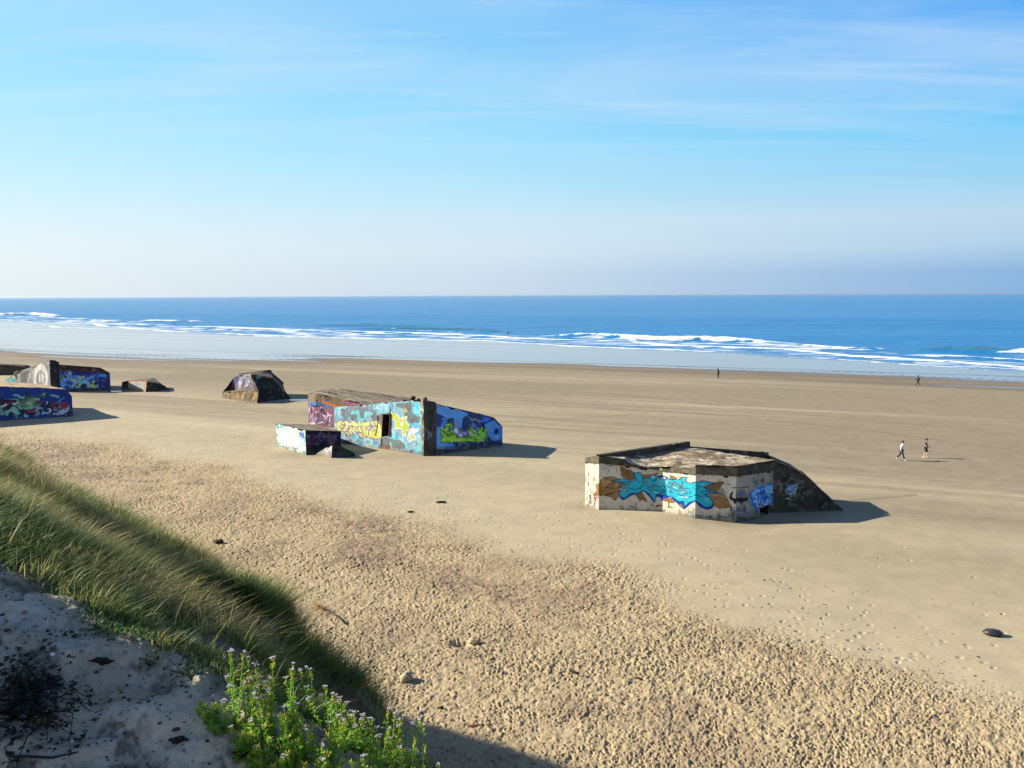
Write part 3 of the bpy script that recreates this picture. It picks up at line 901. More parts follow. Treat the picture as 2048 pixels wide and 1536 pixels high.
    def f_left(p):
        p.zoom(1140, 860, 6.0235); p.fill((230, 220, 198), .08)
        petals(p)
        p.lines([[(228, 500), (218, 560)], [(222, 590), (215, 680)], [(210, 740), (200, 760)], [(200, 820), (205, 850)], [(205, 910), (215, 930)], [(240, 950), (245, 965)], [(290, 940), (292, 960)], [(275, 745), (280, 755)]], (40, 40, 45), .05)
        p.lines([[(243, 795), (240, 850)], [(240, 850), (228, 890)], [(240, 850), (252, 890)], [(228, 820), (258, 815)]], (35, 40, 60), .055); p.spot((243, 790), .09, (35, 40, 60))
        p.lines([[(300, 812), (300, 870)], [(300, 870), (285, 890), (300, 895)], [(285, 830), (318, 828)], [(290, 850), (318, 850)]], (200, 30, 40), .07); p.spot((302, 806), .09, (200, 30, 40))
        p.wear(.12, .15, .2)

    def f_front(p):
        p.zoom(1140, 860, 6.0235); p.fill((236, 224, 200), .08, .8)
        p.patch((180, 172, 165), .55, .9, 9, .5, wid=.2)
        petals(p); blue(p)
        p.poly([(1020, 915), (1050, 900), (1112, 908), (1100, 922), (1040, 925)], (175, 40, 60)); p.lines([[(1190, 870), (1188, 930)], [(1165, 930), (1240, 940)], [(1200, 920), (1245, 945)]], (45, 70, 50), .05)
        foot(p, 1); p.wear(.12, .10, .25)

    def f_right(p):
        p.zoom(1440, 860, 6.0235); p.fill((168, 162, 150), .15, 1.0)
        B1, B2, B3 = (46, 132, 222), (130, 196, 250), (20, 60, 150)
        p.spot((515, 610), .18, (60, 58, 55), .9); p.patch((75, 70, 66), .6, 1.4, 9, .6, wid=.12)
        q = [(415, 585), (450, 640), (432, 690), (520, 680), (560, 640), (640, 650), (652, 700), (692, 780), (702, 850), (650, 880), (600, 882), (560, 922), (500, 890), (472, 900), (460, 972), (432, 1002), (418, 920), (378, 912), (338, 860), (382, 840), (348, 770), (388, 730), (440, 692)]
        p.poly(q, B1); p.patch(B2, .56, 3.2, 21, .9, q); p.scribble(q, [B3, B2, (230, 245, 255)], 46, .07, 5, .3); p.outline(q, B3, .04)
        p.lines([[(450, 590), (470, 640)], [(460, 660), (475, 640)], [(340, 830), (380, 900)]], (120, 170, 80), .06)
        p.patch((90, 110, 165), .44, 6, 73, .9, [(-80, 1030), (235, 1035), (235, 1170), (-80, 1160)]); p.patch((58, 54, 52), .40, 1.6, 74, .8, [(210, 1040), (480, 1050), (480, 1180), (210, 1180)], wid=.15)
        p.patch((70, 92, 48), .58, 2.2, 77, .8, [(330, 980), (480, 960), (480, 1100), (330, 1080)])
        p.wear(.25, .0)
        CR = (28, 28, 32)
        p.poly([(108, 812), (122, 775), (148, 738), (160, 752), (140, 800), (150, 818), (190, 822), (240, 812), (290, 820), (345, 806), (342, 835), (325, 842), (340, 852), (285, 862), (262, 872), (266, 892), (248, 892), (240, 872), (205, 868), (190, 876), (184, 892), (166, 890), (168, 868), (150, 852), (120, 842)], CR)
        p.lines([[(150, 692), (168, 694)], [(176, 692), (200, 694)], [(208, 690), (222, 692)], [(236, 692), (262, 694)], [(268, 690), (298, 693)], [(306, 688), (340, 688)]], (48, 46, 48), .07)
        p.lines([[(198, 760), (235, 752), (288, 758)], [(205, 775), (285, 772)], [(235, 790), (275, 788)], [(222, 755), (226, 785)], [(262, 756), (256, 786)]], (70, 110, 190), .055)
        NV = (40, 48, 92)
        tag_letters(p, "ALLIGATOR", 122, 930, 21, 50, NV, .045); p.lines([[(120, 985), (230, 975), (315, 990)]], NV, .04)
        p.lines([[(165, 980), (165, 1035)], [(140, 1010), (165, 1030), (192, 1010)], [(146, 995), (186, 995)]], (22, 24, 34), .06)
        p.lines([[(205, 1010), (240, 1005), (320, 1000)], [(225, 1025), (260, 1020)]], (80, 110, 180), .05)

    def f_corner(p):      # shares the same wall plane as f_right left of the corner
        f_front(p)
    w = .034
    wl("painted_wall", 0, 1, f_left, "narrow cream end wall with small red and black painted figures", seed=3)
    wl("painted_wall", 1, 2, f_front, "cream front wall with brown petals and the start of the turquoise lettering", seed=4)
    wl("painted_wall", 2, 3, f_front, "front wall panel with the middle of the turquoise lettering", seed=4)

    def f_front_r(p):
        f_front(p)
        p.zoom(1440, 860, 6.0235)
        CR = (28, 28, 32)
        p.poly([(108, 812), (122, 775), (148, 738), (160, 752), (140, 800), (150, 818), (190, 822), (240, 812), (240, 872), (205, 868), (190, 876), (184, 892), (166, 890), (168, 868), (150, 852), (120, 842)], CR)
        p.lines([[(150, 692), (168, 694)], [(176, 692), (200, 694)], [(208, 690), (222, 692)]], (48, 46, 48), .07)
        p.lines([[(198, 760), (235, 752)], [(205, 775), (235, 774)]], (70, 110, 190), .055)
        tag_letters(p, "ALLIGATOR", 122, 930, 21, 50, (40, 48, 92), .045)
        p.lines([[(165, 980), (165, 1035)], [(140, 1010), (165, 1030), (192, 1010)], [(146, 995), (186, 995)]], (22, 24, 34), .06)
    wl("painted_wall", 3, 4, f_front_r, "front wall panel with the end of the turquoise lettering and a black crocodile", seed=4)
    door = [(480, 945), (560, 905), (632, 902), (640, 1240), (480, 1240)]
    dz = [(1440 + x / 6.0235, 860 + y / 6.0235) for x, y in door]
    wl("painted_wall", 4, 5, f_right, "grey side wall with bright blue tag above the dark doorway", holes=[dz], seed=8)

    # dark sloping flank
    def f_flank(p):
        p.zoom(1440, 860, 6.0235); p.fill((62, 58, 52), .4, 1.3); p.patch((38, 36, 36), .5, 1.2, 9, .8, wid=.15); p.patch((88, 80, 66), .6, 3, 10, .5, wid=.1)
        p.poly([(800, 680), (830, 655), (900, 655), (925, 690), (880, 690), (810, 710)], (50, 120, 190)); p.spot((850, 735), .36, (150, 170, 175), .8); p.spot((838, 740), .13, (40, 60, 70)); p.spot((868, 742), .12, (40, 60, 70))
        p.scribble([(790, 650), (930, 650), (930, 850), (790, 850)], [(70, 130, 200), (190, 205, 205), (30, 40, 50)], 26, .07, 3, .25)
        p.lines([[(755, 700), (735, 760), (760, 800)], [(940, 690), (965, 720), (930, 800), (900, 810)], [(890, 790), (930, 820)]], (120, 140, 60), .05); p.lines([[(700, 640), (735, 640), (745, 680), (720, 740)]], (190, 150, 170), .05)
        p.spot((985, 630), .14, (110, 110, 110)); p.patch((50, 70, 40), .56, 2, 12, .6, [(650, 860), (1400, 860), (1600, 1080), (650, 1080)], wid=.1); p.wear(.3, 0)
    fl = [(a5, 3.5), (at(18.0, 55.95, 0), 3.22), (at(19.55, 55.95, 0), 2.56), (at(19.7, 55.95, 0), 2.42), (at(21.2, 56, 0), 1.02), (at(21.8, 56.0, 0), .48), (at(22.55, 56.0, 0), -.25)]
    pr = [(up(q, DOWN) - O, up(q, z) - O) for q, z in fl]
    wall_("flank_wall", A, pr, f_flank, O, .04, "dark stained sloping flank with a small blue and white tag", None, 9, rough=.05)
    bk = [(at(q[0] + .1, q[1] + 3.2, 0), z) for q, z in fl]
    pt = [(up(q, z) - O, up(r, z) - O) for (q, z), (r, _) in zip(fl, bk)]
    wall("flank_top", A, pt, None, .12, M_CONC, None, (96, 88, 76), .05, seed=5)
    wall("back_wall", A, [(up(r, DOWN) - O, up(r, z) - O) for r, z in bk][::-1], None, .3, M_CONC, seed=6)
    # roof: slab edge, broken in the middle
    R1 = at(12.6, 59.9, 0); z1 = 3.70

    def f_fascia(p):
        p.zoom(1140, 860, 6.0235); p.fill((128, 116, 96), .35, 1.5); p.patch((70, 62, 54), .52, 1.6, 3, .7, wid=.12)
        p.poly([(395, 300), (960, 330), (930, 470), (395, 440)], (62, 56, 50), .85); p.patch((215, 205, 185), .56, 3, 4, .8, [(1100, 400), (1250, 430), (1250, 540), (1050, 520)]); p.outline([(1690, 570), (1720, 545), (1790, 545), (1830, 560), (1780, 580)], (205, 205, 200), .05)  # dark quad: shade along the roof edge, put into the paint
        p.patch((165, 150, 120), .6, 4, 6, .6, wid=.1); p.wear(.3, 0)

    def f_fascia_dark(p):
        p.fill((52, 50, 48), .3, 1.5); p.patch((34, 32, 32), .5, 2, 3, .7, wid=.12); p.wear(.2, 0)
    outw = {0: (-.05, -.04), 1: (-.02, -.10), 2: (-.02, -.09), 3: (-.03, -.10), 4: (.05, -.10), 5: (.10, -.06)}
    ed = [up(pts[i] + np.array([outw[i][0], outw[i][1], 0]), 0) for i in range(6)]
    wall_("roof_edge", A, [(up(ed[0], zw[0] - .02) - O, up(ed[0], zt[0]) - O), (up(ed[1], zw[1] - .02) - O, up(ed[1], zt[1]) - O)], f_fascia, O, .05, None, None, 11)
    top12 = [(0.0, zt[1]), (.28, 3.62), (.44, 3.52), (.5, 3.25), (.62, 3.12), (.8, 3.02), (1.0, 3.06)]
    mid = [(ed[1] + (ed[2] - ed[1]) * f, zw[1] + (zw[2] - zw[1]) * f, z) for f, z in top12] + [(ed[2] + (ed[3] - ed[2]) * f, zw[2] + (zw[3] - zw[2]) * f, z) for f, z in ((.4, 3.16), (.55, 3.12), (.9, 3.2), (1.0, 3.5))] + [(ed[4], zw[4], zt[4])]
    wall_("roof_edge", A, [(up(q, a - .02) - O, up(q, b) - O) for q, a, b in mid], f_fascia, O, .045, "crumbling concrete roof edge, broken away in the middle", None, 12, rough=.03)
    wall_("roof_edge", A, [(up(ed[4], zw[4] - .02) - O, up(ed[4], zt[4]) - O), (up(ed[5], zw[5] - .02) - O, up(ed[5], zt[5]) - O)], f_fascia_dark, O, .05, "dark unbroken roof edge above the side wall", None, 13)

    def f_roof(p):
        p.fill((150, 132, 104), .3, 1.2); p.patch((205, 190, 160), .52, 1.3, 3, .7, aniso=.35, wid=.1); p.patch((92, 80, 64), .54, 1.8, 4, .75, aniso=.4, wid=.1); p.patch((225, 215, 195), .63, 3.5, 5, .8, aniso=.4); p.patch((70, 62, 52), .66, 5, 6, .7)
    fr = [(q, b) for q, a, b in mid]
    n = len(fr); bp = [R1 + (at(17.4, 57.6, 0) - R1) * (i / (n - 1)) * .0 for i in range(n)]
    back = []
    for i, (q, b) in enumerate(fr):
        f = i / (n - 1); e = at(6.0, 57.5, 0) + (R1 - at(6.0, 57.5, 0)) * min(1, f * 1.4) if f < .72 else R1 + (up(ed[5], 0) - R1) * ((f - .72) / .28)
        zz = 3.45 + .25 * min(1, f * 1.4) if f < .72 else 3.7 + (zt[5] - 3.7) * ((f - .72) / .28)
        back.append(up(e, zz))
    wall_("roof_slab", A, [(up(q, b) - O, e - O) for (q, b), e in zip(fr, back)], f_roof, O, .07, None, None, 14, rough=.05)
    # left chamfer corner, upstand along the far left edge
    wall("roof_slab", A, [(up(ed[0], zt[0]) - O, at(6.0, 57.5, 3.45) - O), (up(ed[1], zt[1]) - O, at(6.0, 57.45, 3.46) - O)], None, .1, M_CONC, seed=21)
    u0 = at(5.8, 56.75, 0); u1 = at(12.62, 60.0, 0); d = (u1 - u0) / np.linalg.norm(u1 - u0); nn = np.array([d[1], -d[0], 0]) * .16

    def f_par(p): p.fill((66, 62, 58), .35, 1.5); p.patch((120, 108, 90), .62, 2, 4, .5); p.wear(.2, 0)
    zz = lambda f: (3.36 + .30 * f, 3.75 + .32 * f)
    fs = [0, .25, .5, .75, 1]
    for sgn in (1, -1):
        wall_("parapet_face", A, [(up(u0 + (u1 - u0) * f + nn * sgn, zz(f)[0]) - O, up(u0 + (u1 - u0) * f + nn * sgn, zz(f)[1]) - O) for f in fs], f_par, O, .07, None, None, 15)
    wall_("parapet_top", A, [(up(u0 + (u1 - u0) * f + nn, zz(f)[1]) - O, up(u0 + (u1 - u0) * f - nn, zz(f)[1]) - O) for f in fs], f_par, O, .07, None, None, 16)
    wall_("parapet_end", A, [(up(u1 + nn, zz(1)[0] - .1) - O, up(u1 + nn, zz(1)[1]) - O), (up(u1 - nn, zz(1)[0] - .1) - O, up(u1 - nn, zz(1)[1]) - O)], f_par, O, .1, None, None, 17)
    # closed rear
    wall("back_wall", A, [(up(p_, DOWN) - O, up(p_, z) - O) for p_, z in ((a0, 3.3), (u1, 3.7), (bk[1][0], 3.4))], None, .3, M_CONC, seed=18)
    # doorway: jambs and room behind, the inside shade put into a near-black colour
    mb = MB(); mb.cur = tuple(lin((34, 32, 30)))
    e45 = (a5 - a4) / np.linalg.norm(a5 - a4); inn = np.array([-e45[1], e45[0], 0])
    dl = a4 + e45 * 1.68; dr = a4 + e45 * 3.0
    di = inn * 2.2
    for (p0, p1) in ((dl, dl + di), (dr, dr + di), (dl + di, dr + di)):
        mb.add([up(p0, DOWN) - O, up(p1, DOWN) - O, up(p1, 1.45) - O, up(p0, 1.45) - O], [(0, 1, 2, 3)])
    mb.add([up(dl, 1.42) - O, up(dr, 1.42) - O, up(dr + di, 1.42) - O, up(dl + di, 1.42) - O], [(0, 1, 2, 3)])
    link("doorway", mb.mesh("doorway", False), M_CONC, A)


def wall_(name, parent, pairs, painter, O, res, label, holes, seed, rough=.0):
    """wall built relative to its thing's base point O, painted in place"""
    P = [(np.array(a) + O, np.array(b) + O) for a, b in pairs]
    ob = wall(name, parent, P, painter, res, M_PAINT if painter else M_CONC, label, rough=rough, holes=holes, seed=seed)
    ob.data.transform(Matrix.Translation(Vector(-O)))
    return ob


# ================================================================== generic faces for the other blocks
def block(parent, O, base, tops, painters, labels=None, res=.06, roof=(150, 134, 108), seed=30, rough=.0, names=None, holes=None, roofpaint=None):
    """closed body: base corners (x,y) in order, tops = heights or 3d points; painters per side (None = bare)"""
    n = len(base)
    B = [np.array([b[0], b[1], DOWN]) for b in base]
    T = [np.array(t, float) if hasattr(t, '__len__') else np.array([b[0], b[1], t]) for b, t in zip(base, tops)]
    for i in range(n):
        j = (i + 1) % n
        p = painters[i]
        wall_(names[i] if names else ("painted_wall" if p else "bare_wall"), parent, [(B[i] - O, T[i] - O), (B[j] - O, T[j] - O)], p, O, res if p else .25, (labels or {}).get(i), (holes or {}).get(i), seed + i, rough)
    if n == 4:
        prs = [(T[0] - O, T[3] - O), (T[1] - O, T[2] - O)]
        def rp(p):
            p.fill(roof, .3, 1.0); p.patch(tuple(int(c * .62) for c in roof), .54, 1.3, 3, .7, aniso=.4, wid=.12); p.patch(tuple(min(255, int(c * 1.2)) for c in roof), .6, 2.2, 4, .6, aniso=.4, wid=.1)
        wall_("roof", parent, prs, roofpaint or rp, O, .12, None, None, seed + 9, rough)
    return B, T


def z3(x, y): return (530 + x / 7.877, 760 + y / 7.877)
def z4(x, y): return (760 + x / 5.689, 760 + y / 5.689)
def zz2(x, y): return (650 + x / 8.904, 790 + y / 8.904)


def bunker_train():
    O = np.array([-9.0, 80.0, 0.0])
    A = thing("bunker", "tilted bunker with yellow lettering on pale blue and a green train on its shaded side", "bunker", tuple(O), "wartime bunkers lying on the beach")
    F0 = (-17.7, 83.8); F1 = (-8.35, 77.25); F2 = (-8.1, 76.7); F3 = (-6.95, 76.95); Gp = (-0.95, 81.4); 

    def f_lit(p):
        p.zoom(650, 790, 8.904); p.fill((150, 190, 208), .15, .8)
        p.patch((176, 226, 240), .52, 1.1, 3, .8, wid=.08); p.patch((104, 160, 205), .56, .9, 4, .7, wid=.1); p.patch((120, 120, 124), .64, .8, 5, .8, wid=.06); p.patch((110, 225, 235), .63, 1.6, 6, .8)
        GR = (112, 108, 104)
        for q in ([(1260, 150), (1540, 120), (1560, 300), (1700, 380), (1690, 500), (1500, 490), (1420, 380), (1400, 250), (1270, 210)], [(1160, 780), (1330, 790), (1440, 900), (1420, 960), (1200, 950)], [(440, 350), (580, 340), (580, 430), (470, 470)], [(280, 245), (345, 245), (345, 370), (285, 380)], [(810, 360), (880, 340), (900, 430), (830, 440)], [(330, 800), (480, 790), (470, 880), (320, 880)], [(1000, 760), (1140, 745), (1140, 980), (1000, 960)]):
            p.poly(q, GR, .85)
        p.poly([(1545, 120), (1770, 115), (1760, 230), (1710, 330), (1650, 385), (1570, 330), (1545, 280)], (96, 205, 232)); p.patch((150, 235, 245), .52, 3, 8, .8, [(1545, 120), (1770, 115), (1700, 330), (1570, 330)])
        p.poly([(1180, 690), (1300, 700), (1360, 760), (1290, 800), (1190, 780)], (110, 215, 228)); p.poly([(1500, 500), (1700, 520), (1740, 580), (1560, 590)], (96, 190, 225)); p.poly([(690, 300), (840, 280), (850, 350), (700, 400)], (130, 225, 235), .8)
        YL, YG, PK, WH, VI = (232, 230, 96), (196, 222, 50), (225, 160, 205), (240, 236, 235), (150, 120, 165)
        Y1 = [(205, 460), (420, 455), (470, 520), (540, 500), (620, 560), (680, 490), (880, 450), (985, 470), (1022, 560), (1010, 760), (900, 790), (800, 750), (640, 760), (560, 660), (480, 590), (470, 660), (430, 760), (390, 700), (330, 640), (215, 680)]
        p.poly(Y1, YL); p.outline(Y1, VI, .09)
        for q in ([(275, 530), (340, 495), (400, 520), (380, 600), (320, 610)], [(720, 530), (830, 500), (915, 520), (900, 640), (780, 650), (700, 600)], [(945, 580), (985, 600), (985, 660), (940, 670)]):
            p.poly(q, (178, 172, 190)); p.outline(q, (244, 242, 150), .13)
        p.poly([(945, 580), (985, 600), (985, 660), (940, 670)], (90, 170, 160))
        p.scribble([(220, 470), (1000, 470), (1000, 760), (220, 660)], [(244, 244, 170), (205, 205, 60), VI, (244, 244, 150)], 60, .12, 4, .7)
        p.lines([[(440, 540), (540, 570), (660, 720), (760, 740)], [(330, 660), (430, 760)], [(700, 620), (800, 560), (870, 600)], [(480, 560), (430, 600)], [(410, 640), (450, 730)]], VI, .08)
        p.line([(950, 400), (935, 560), (900, 720)], (120, 60, 30), .16); p.spot((948, 410), .32, (38, 36, 38)); p.line([(1010, 770), (995, 960)], (70, 40, 28), .2); p.line([(1145, 790), (1135, 980)], (60, 56, 54), .1)
        S = [(1185, 290), (1300, 370), (1340, 420), (1465, 385), (1430, 470), (1490, 530), (1480, 600), (1440, 680), (1410, 750), (1380, 720), (1370, 600), (1250, 600), (1260, 480), (1190, 400)]
        p.poly(S, YG); p.outline(S, (240, 240, 225), .1)
        S2 = [(1570, 610), (1665, 600), (1640, 650), (1560, 680), (1620, 800), (1580, 780), (1500, 830), (1470, 780), (1500, 690)]
        p.poly(S2, YG); p.outline(S2, WH, .12)
        p.poly([(1480, 620), (1570, 540), (1590, 600), (1650, 640), (1560, 680), (1480, 690)], (235, 225, 238), .9); p.lines([[(1320, 430), (1380, 480), (1350, 560)], [(1340, 500), (1390, 540)], [(1500, 730), (1540, 760)]], PK, .14); p.spot((1375, 520), .2, (245, 235, 245)); p.spot((1505, 745), .22, (240, 225, 240))
        p.lines([[(1220, 620), (1300, 640), (1350, 700)], [(1500, 600), (1570, 560)], [(1240, 400), (1290, 440)]], (200, 150, 190), .07)
        p.spot((1440, 275), .22, (214, 205, 90))
        p.poly([(960, 350), (1045, 330), (1045, 560), (1020, 640), (1000, 560), (960, 470)], (128, 118, 108), .9); p.line([(1000, 345), (1160, 325)], (110, 62, 36), .1); p.line([(1165, 250), (1165, 350)], (84, 70, 60), .18)
        p.patch((190, 140, 90), .45, 2.4, 12, .85, [(140, 880), (500, 890), (900, 920), (1200, 960), (1610, 1040), (1610, 1110), (900, 1010), (140, 960)], wid=.12); p.patch((206, 180, 160), .52, 4, 13, .9, [(1150, 940), (1620, 1030), (1620, 1110), (1150, 1030)]); p.patch((150, 70, 55), .62, 4, 14, .9, [(1000, 850), (1620, 1000), (1620, 1110), (1000, 1030)])
        p.wear(.15, .0)

    def f_pillar(p):
        p.zoom(650, 790, 8.904); p.fill((92, 82, 70), .45, 1.5); p.patch((150, 126, 88), .52, 2.2, 3, .8, aniso=2, wid=.1); p.patch((46, 40, 38), .55, 2.5, 4, .8, aniso=2, wid=.08); p.patch((175, 185, 190), .66, 3, 5, .8); p.wear(.3, 0)

    def f_shade(p):
        p.zoom(650, 790, 8.904); p.fill((74, 70, 68), .35, 1.2); p.patch((48, 46, 46), .5, 1.4, 4, .8, wid=.12); p.lines([[(1850, 640), (1900, 700), (1870, 760)], [(1830, 660), (1880, 720)], [(1790, 600), (1850, 690), (1830, 780)]], (140, 150, 155), .08); p.wear(.3, 0)

    def f_train(p):
        p.zoom(760, 760, 5.689); p.fill((40, 56, 96), .3, .8); p.patch((18, 20, 30), .56, .9, 3, .8, wid=.1)
        SB = (84, 146, 224)
        for q in ([(630, 270), (900, 340), (1010, 390), (940, 430), (930, 540), (850, 560), (842, 430), (760, 440), (700, 400), (640, 370)], [(625, 520), (690, 540), (700, 700), (780, 740), (740, 790), (620, 790)], [(1190, 500), (1300, 460), (1395, 570), (1370, 670), (1280, 690), (1200, 600)], [(700, 690), (860, 740), (820, 790), (700, 780)]):
            p.poly(q, SB, .9); p.patch((86, 150, 235), .58, 1.4, 7, .7, q, wid=.1)
        p.patch((60, 120, 220), .62, 1.2, 8, .8, [(640, 300), (1380, 460), (1390, 700), (640, 700)])
        GN, GD, VI = (140, 190, 60), (70, 112, 38), (146, 120, 204)
        T = [(690, 560), (745, 545), (745, 492), (812, 490), (835, 560), (872, 600), (872, 645), (1000, 650), (1000, 560), (1030, 540), (1085, 560), (1110, 600), (1200, 545), (1222, 640), (1180, 690), (1000, 700), (700, 712)]
        p.poly(T, GN); p.outline(T, GD, .12)
        p.poly([(760, 520), (805, 515), (810, 590), (765, 590)], (70, 110, 60)); p.poly([(870, 585), (990, 588), (990, 640), (880, 640)], VI); p.poly([(805, 525), (870, 580), (850, 600), (810, 560)], (96, 66, 140)); p.spot((866, 578), .25, (220, 220, 240)); p.spot((925, 625), .16, (225, 225, 240))
        for cx_, cy_, r_ in ((860, 735, 42), (950, 745, 34), (1150, 735, 46), (1057, 615, 36)):
            ring = [(cx_ + r_ * math.cos(t), cy_ + r_ * math.sin(t)) for t in np.linspace(0, 6.283, 18)]
            p.line(ring, (120, 130, 140) if r_ != 36 else (170, 190, 200), .11)
        p.scribble([(690, 540), (1220, 540), (1220, 710), (690, 710)], [GD, (150, 205, 70), (40, 60, 30)], 40, .12, 9, .6)
        p.lines([[(700, 690), (1180, 690)], [(720, 670), (1000, 672)]], (170, 205, 60), .1); p.lines([[(1000, 420), (1060, 450)], [(1080, 440), (1130, 480)], [(1030, 460), (1080, 450)]], (120, 130, 140), .12)
        tag_letters(p, "JPL", 1280, 630, 28, 36, (130, 170, 215), .1); p.spot((1325, 585), .35, (24, 34, 70)); p.poly([(620, 770), (1380, 690), (1390, 800), (620, 890)], (40, 38, 52), .55); p.line([(640, 775), (760, 765)], (100, 130, 60), .12)
        p.wear(.2, 0)
    heights = {}
    T0 = (-17.7, 83.8, 3.52); T1 = (-8.35, 77.25, 5.03); T2 = (-8.05, 76.75, 5.12); T3 = (-6.9, 77.0, 4.84)
    base = [F0, F1, F2, F3]
    door = [zz2(1040, 345), zz2(1165, 340), zz2(1145, 735), zz2(1018, 735)]
    wall_("painted_wall", A, [(at(*F0, DOWN) - O, at(*T0) - O), (at(*F1, DOWN) - O, at(*T1) - O)], f_lit, O, .055, "sunlit pale blue wall with yellow lettering either side of a dark doorway", [door], 41, .02)
    wall_("broken_edge", A, [(at(*F1, DOWN) - O, at(*T1) - O), (at(*F2, DOWN) - O, at(*T2) - O)], f_pillar, O, .06, "crumbled concrete corner edge", None, 42, .10)
    wall_("bare_wall", A, [(at(*F2, DOWN) - O, at(*T2) - O), (at(*F3, DOWN) - O, at(*T3) - O)], f_shade, O, .07, "dark bare concrete strip at the corner", None, 43, .03)
    F4 = at(-1.75, 80.8, 0)
    wall_("painted_wall", A, [(at(*F3, DOWN) - O, at(-6.9, 77.0, 4.66) - O), (at(-3.0, 79.85, DOWN) - O, at(-3.0, 79.85, 3.36) - O), (up(F4, DOWN) - O, up(F4, 2.86) - O), (at(*Gp, DOWN) - O, at(*Gp, 1.92) - O)], f_train, O, .06, "shaded dark blue wall with a green steam train painted on it", None, 44, .015)
    BK = at(-10.6, 87.4, 0)
    wall("bare_wall", A, [(at(*Gp, DOWN) - O, at(*Gp, 1.92) - O), (up(BK, DOWN) - O, up(BK, 1.3) - O), (at(*F0, DOWN) - O, at(*T0) - O)], None, .3, M_CONC, seed=45)
    wall("roof", A, [(at(*T0) - O, up(BK, 1.3) - O), (at(*T1) - O, at(-9.5, 86.5, 1.3) - O), (at(-6.9, 77.0, 4.7) - O, at(-5, 84, 1.4) - O), (up(F4, 2.86) - O, at(-1.2, 81.6, 2.0) - O), (at(*Gp, 1.92) - O, at(*Gp, 1.92) - O)], None, .15, M_CONC, None, (140, 124, 100), .03, seed=46)
    # rusty frame lintel and a lump of stone on the corner
    mb = MB(); mb.cur = tuple(lin((96, 58, 36)))
    e = (np.array(F1) - np.array(F0)); e = e / np.linalg.norm(e)
    def onwall(px, py):
        o = at(*F0, 0); ex = np.array([e[0], e[1], 0]); nrm = np.array([e[1], -e[0], 0]); d = ray(px, py); t = ((o - CAM) @ nrm) / (d @ nrm); return CAM + d * t, nrm
    a_, nr = onwall(*zz2(1035, 340)); b_, _ = onwall(*zz2(1170, 335)); c_, _ = onwall(*zz2(1150, 738)); d_, _ = onwall(*zz2(1015, 738))
    for q0, q1 in ((a_, b_), (b_, c_), (a_, d_)):
        mb.tube([q0 - O + nr * .03, q1 - O + nr * .03], .07, 4)
    link("door_frame", mb.mesh("door_frame", False), M_DARK, A)
    mb = MB(); mb.cur = tuple(lin((30, 28, 27)))  # doorway room coloured near-black in place of its inner shade
    q = [a_, b_, c_, d_]; mb.add([w_ - nr * 2.4 - O for w_ in q], [(0, 1, 2, 3)])
    for i in range(4):
        j = (i + 1) % 4; mb.add([q[i] - O, q[j] - O, q[j] - nr * 2.4 - O, q[i] - nr * 2.4 - O], [(0, 1, 2, 3)])
    link("doorway", mb.mesh("doorway", False), M_CONC, A)
    mb = MB(); mb.blob(np.array([-7.95, 76.9, 5.12]) - O, (.22, .22, .2), tuple(lin((110, 96, 76))), .2, 3); link("rubble", mb.mesh("rubble"), M_CONC, A); mb = MB(); mb.blob(np.array([-8.6, 77.35, 5.03]) - O, (.18, .16, .10), tuple(lin((90, 80, 66))), .2, 5)
    link("rubble", mb.mesh("rubble"), M_CONC, A)


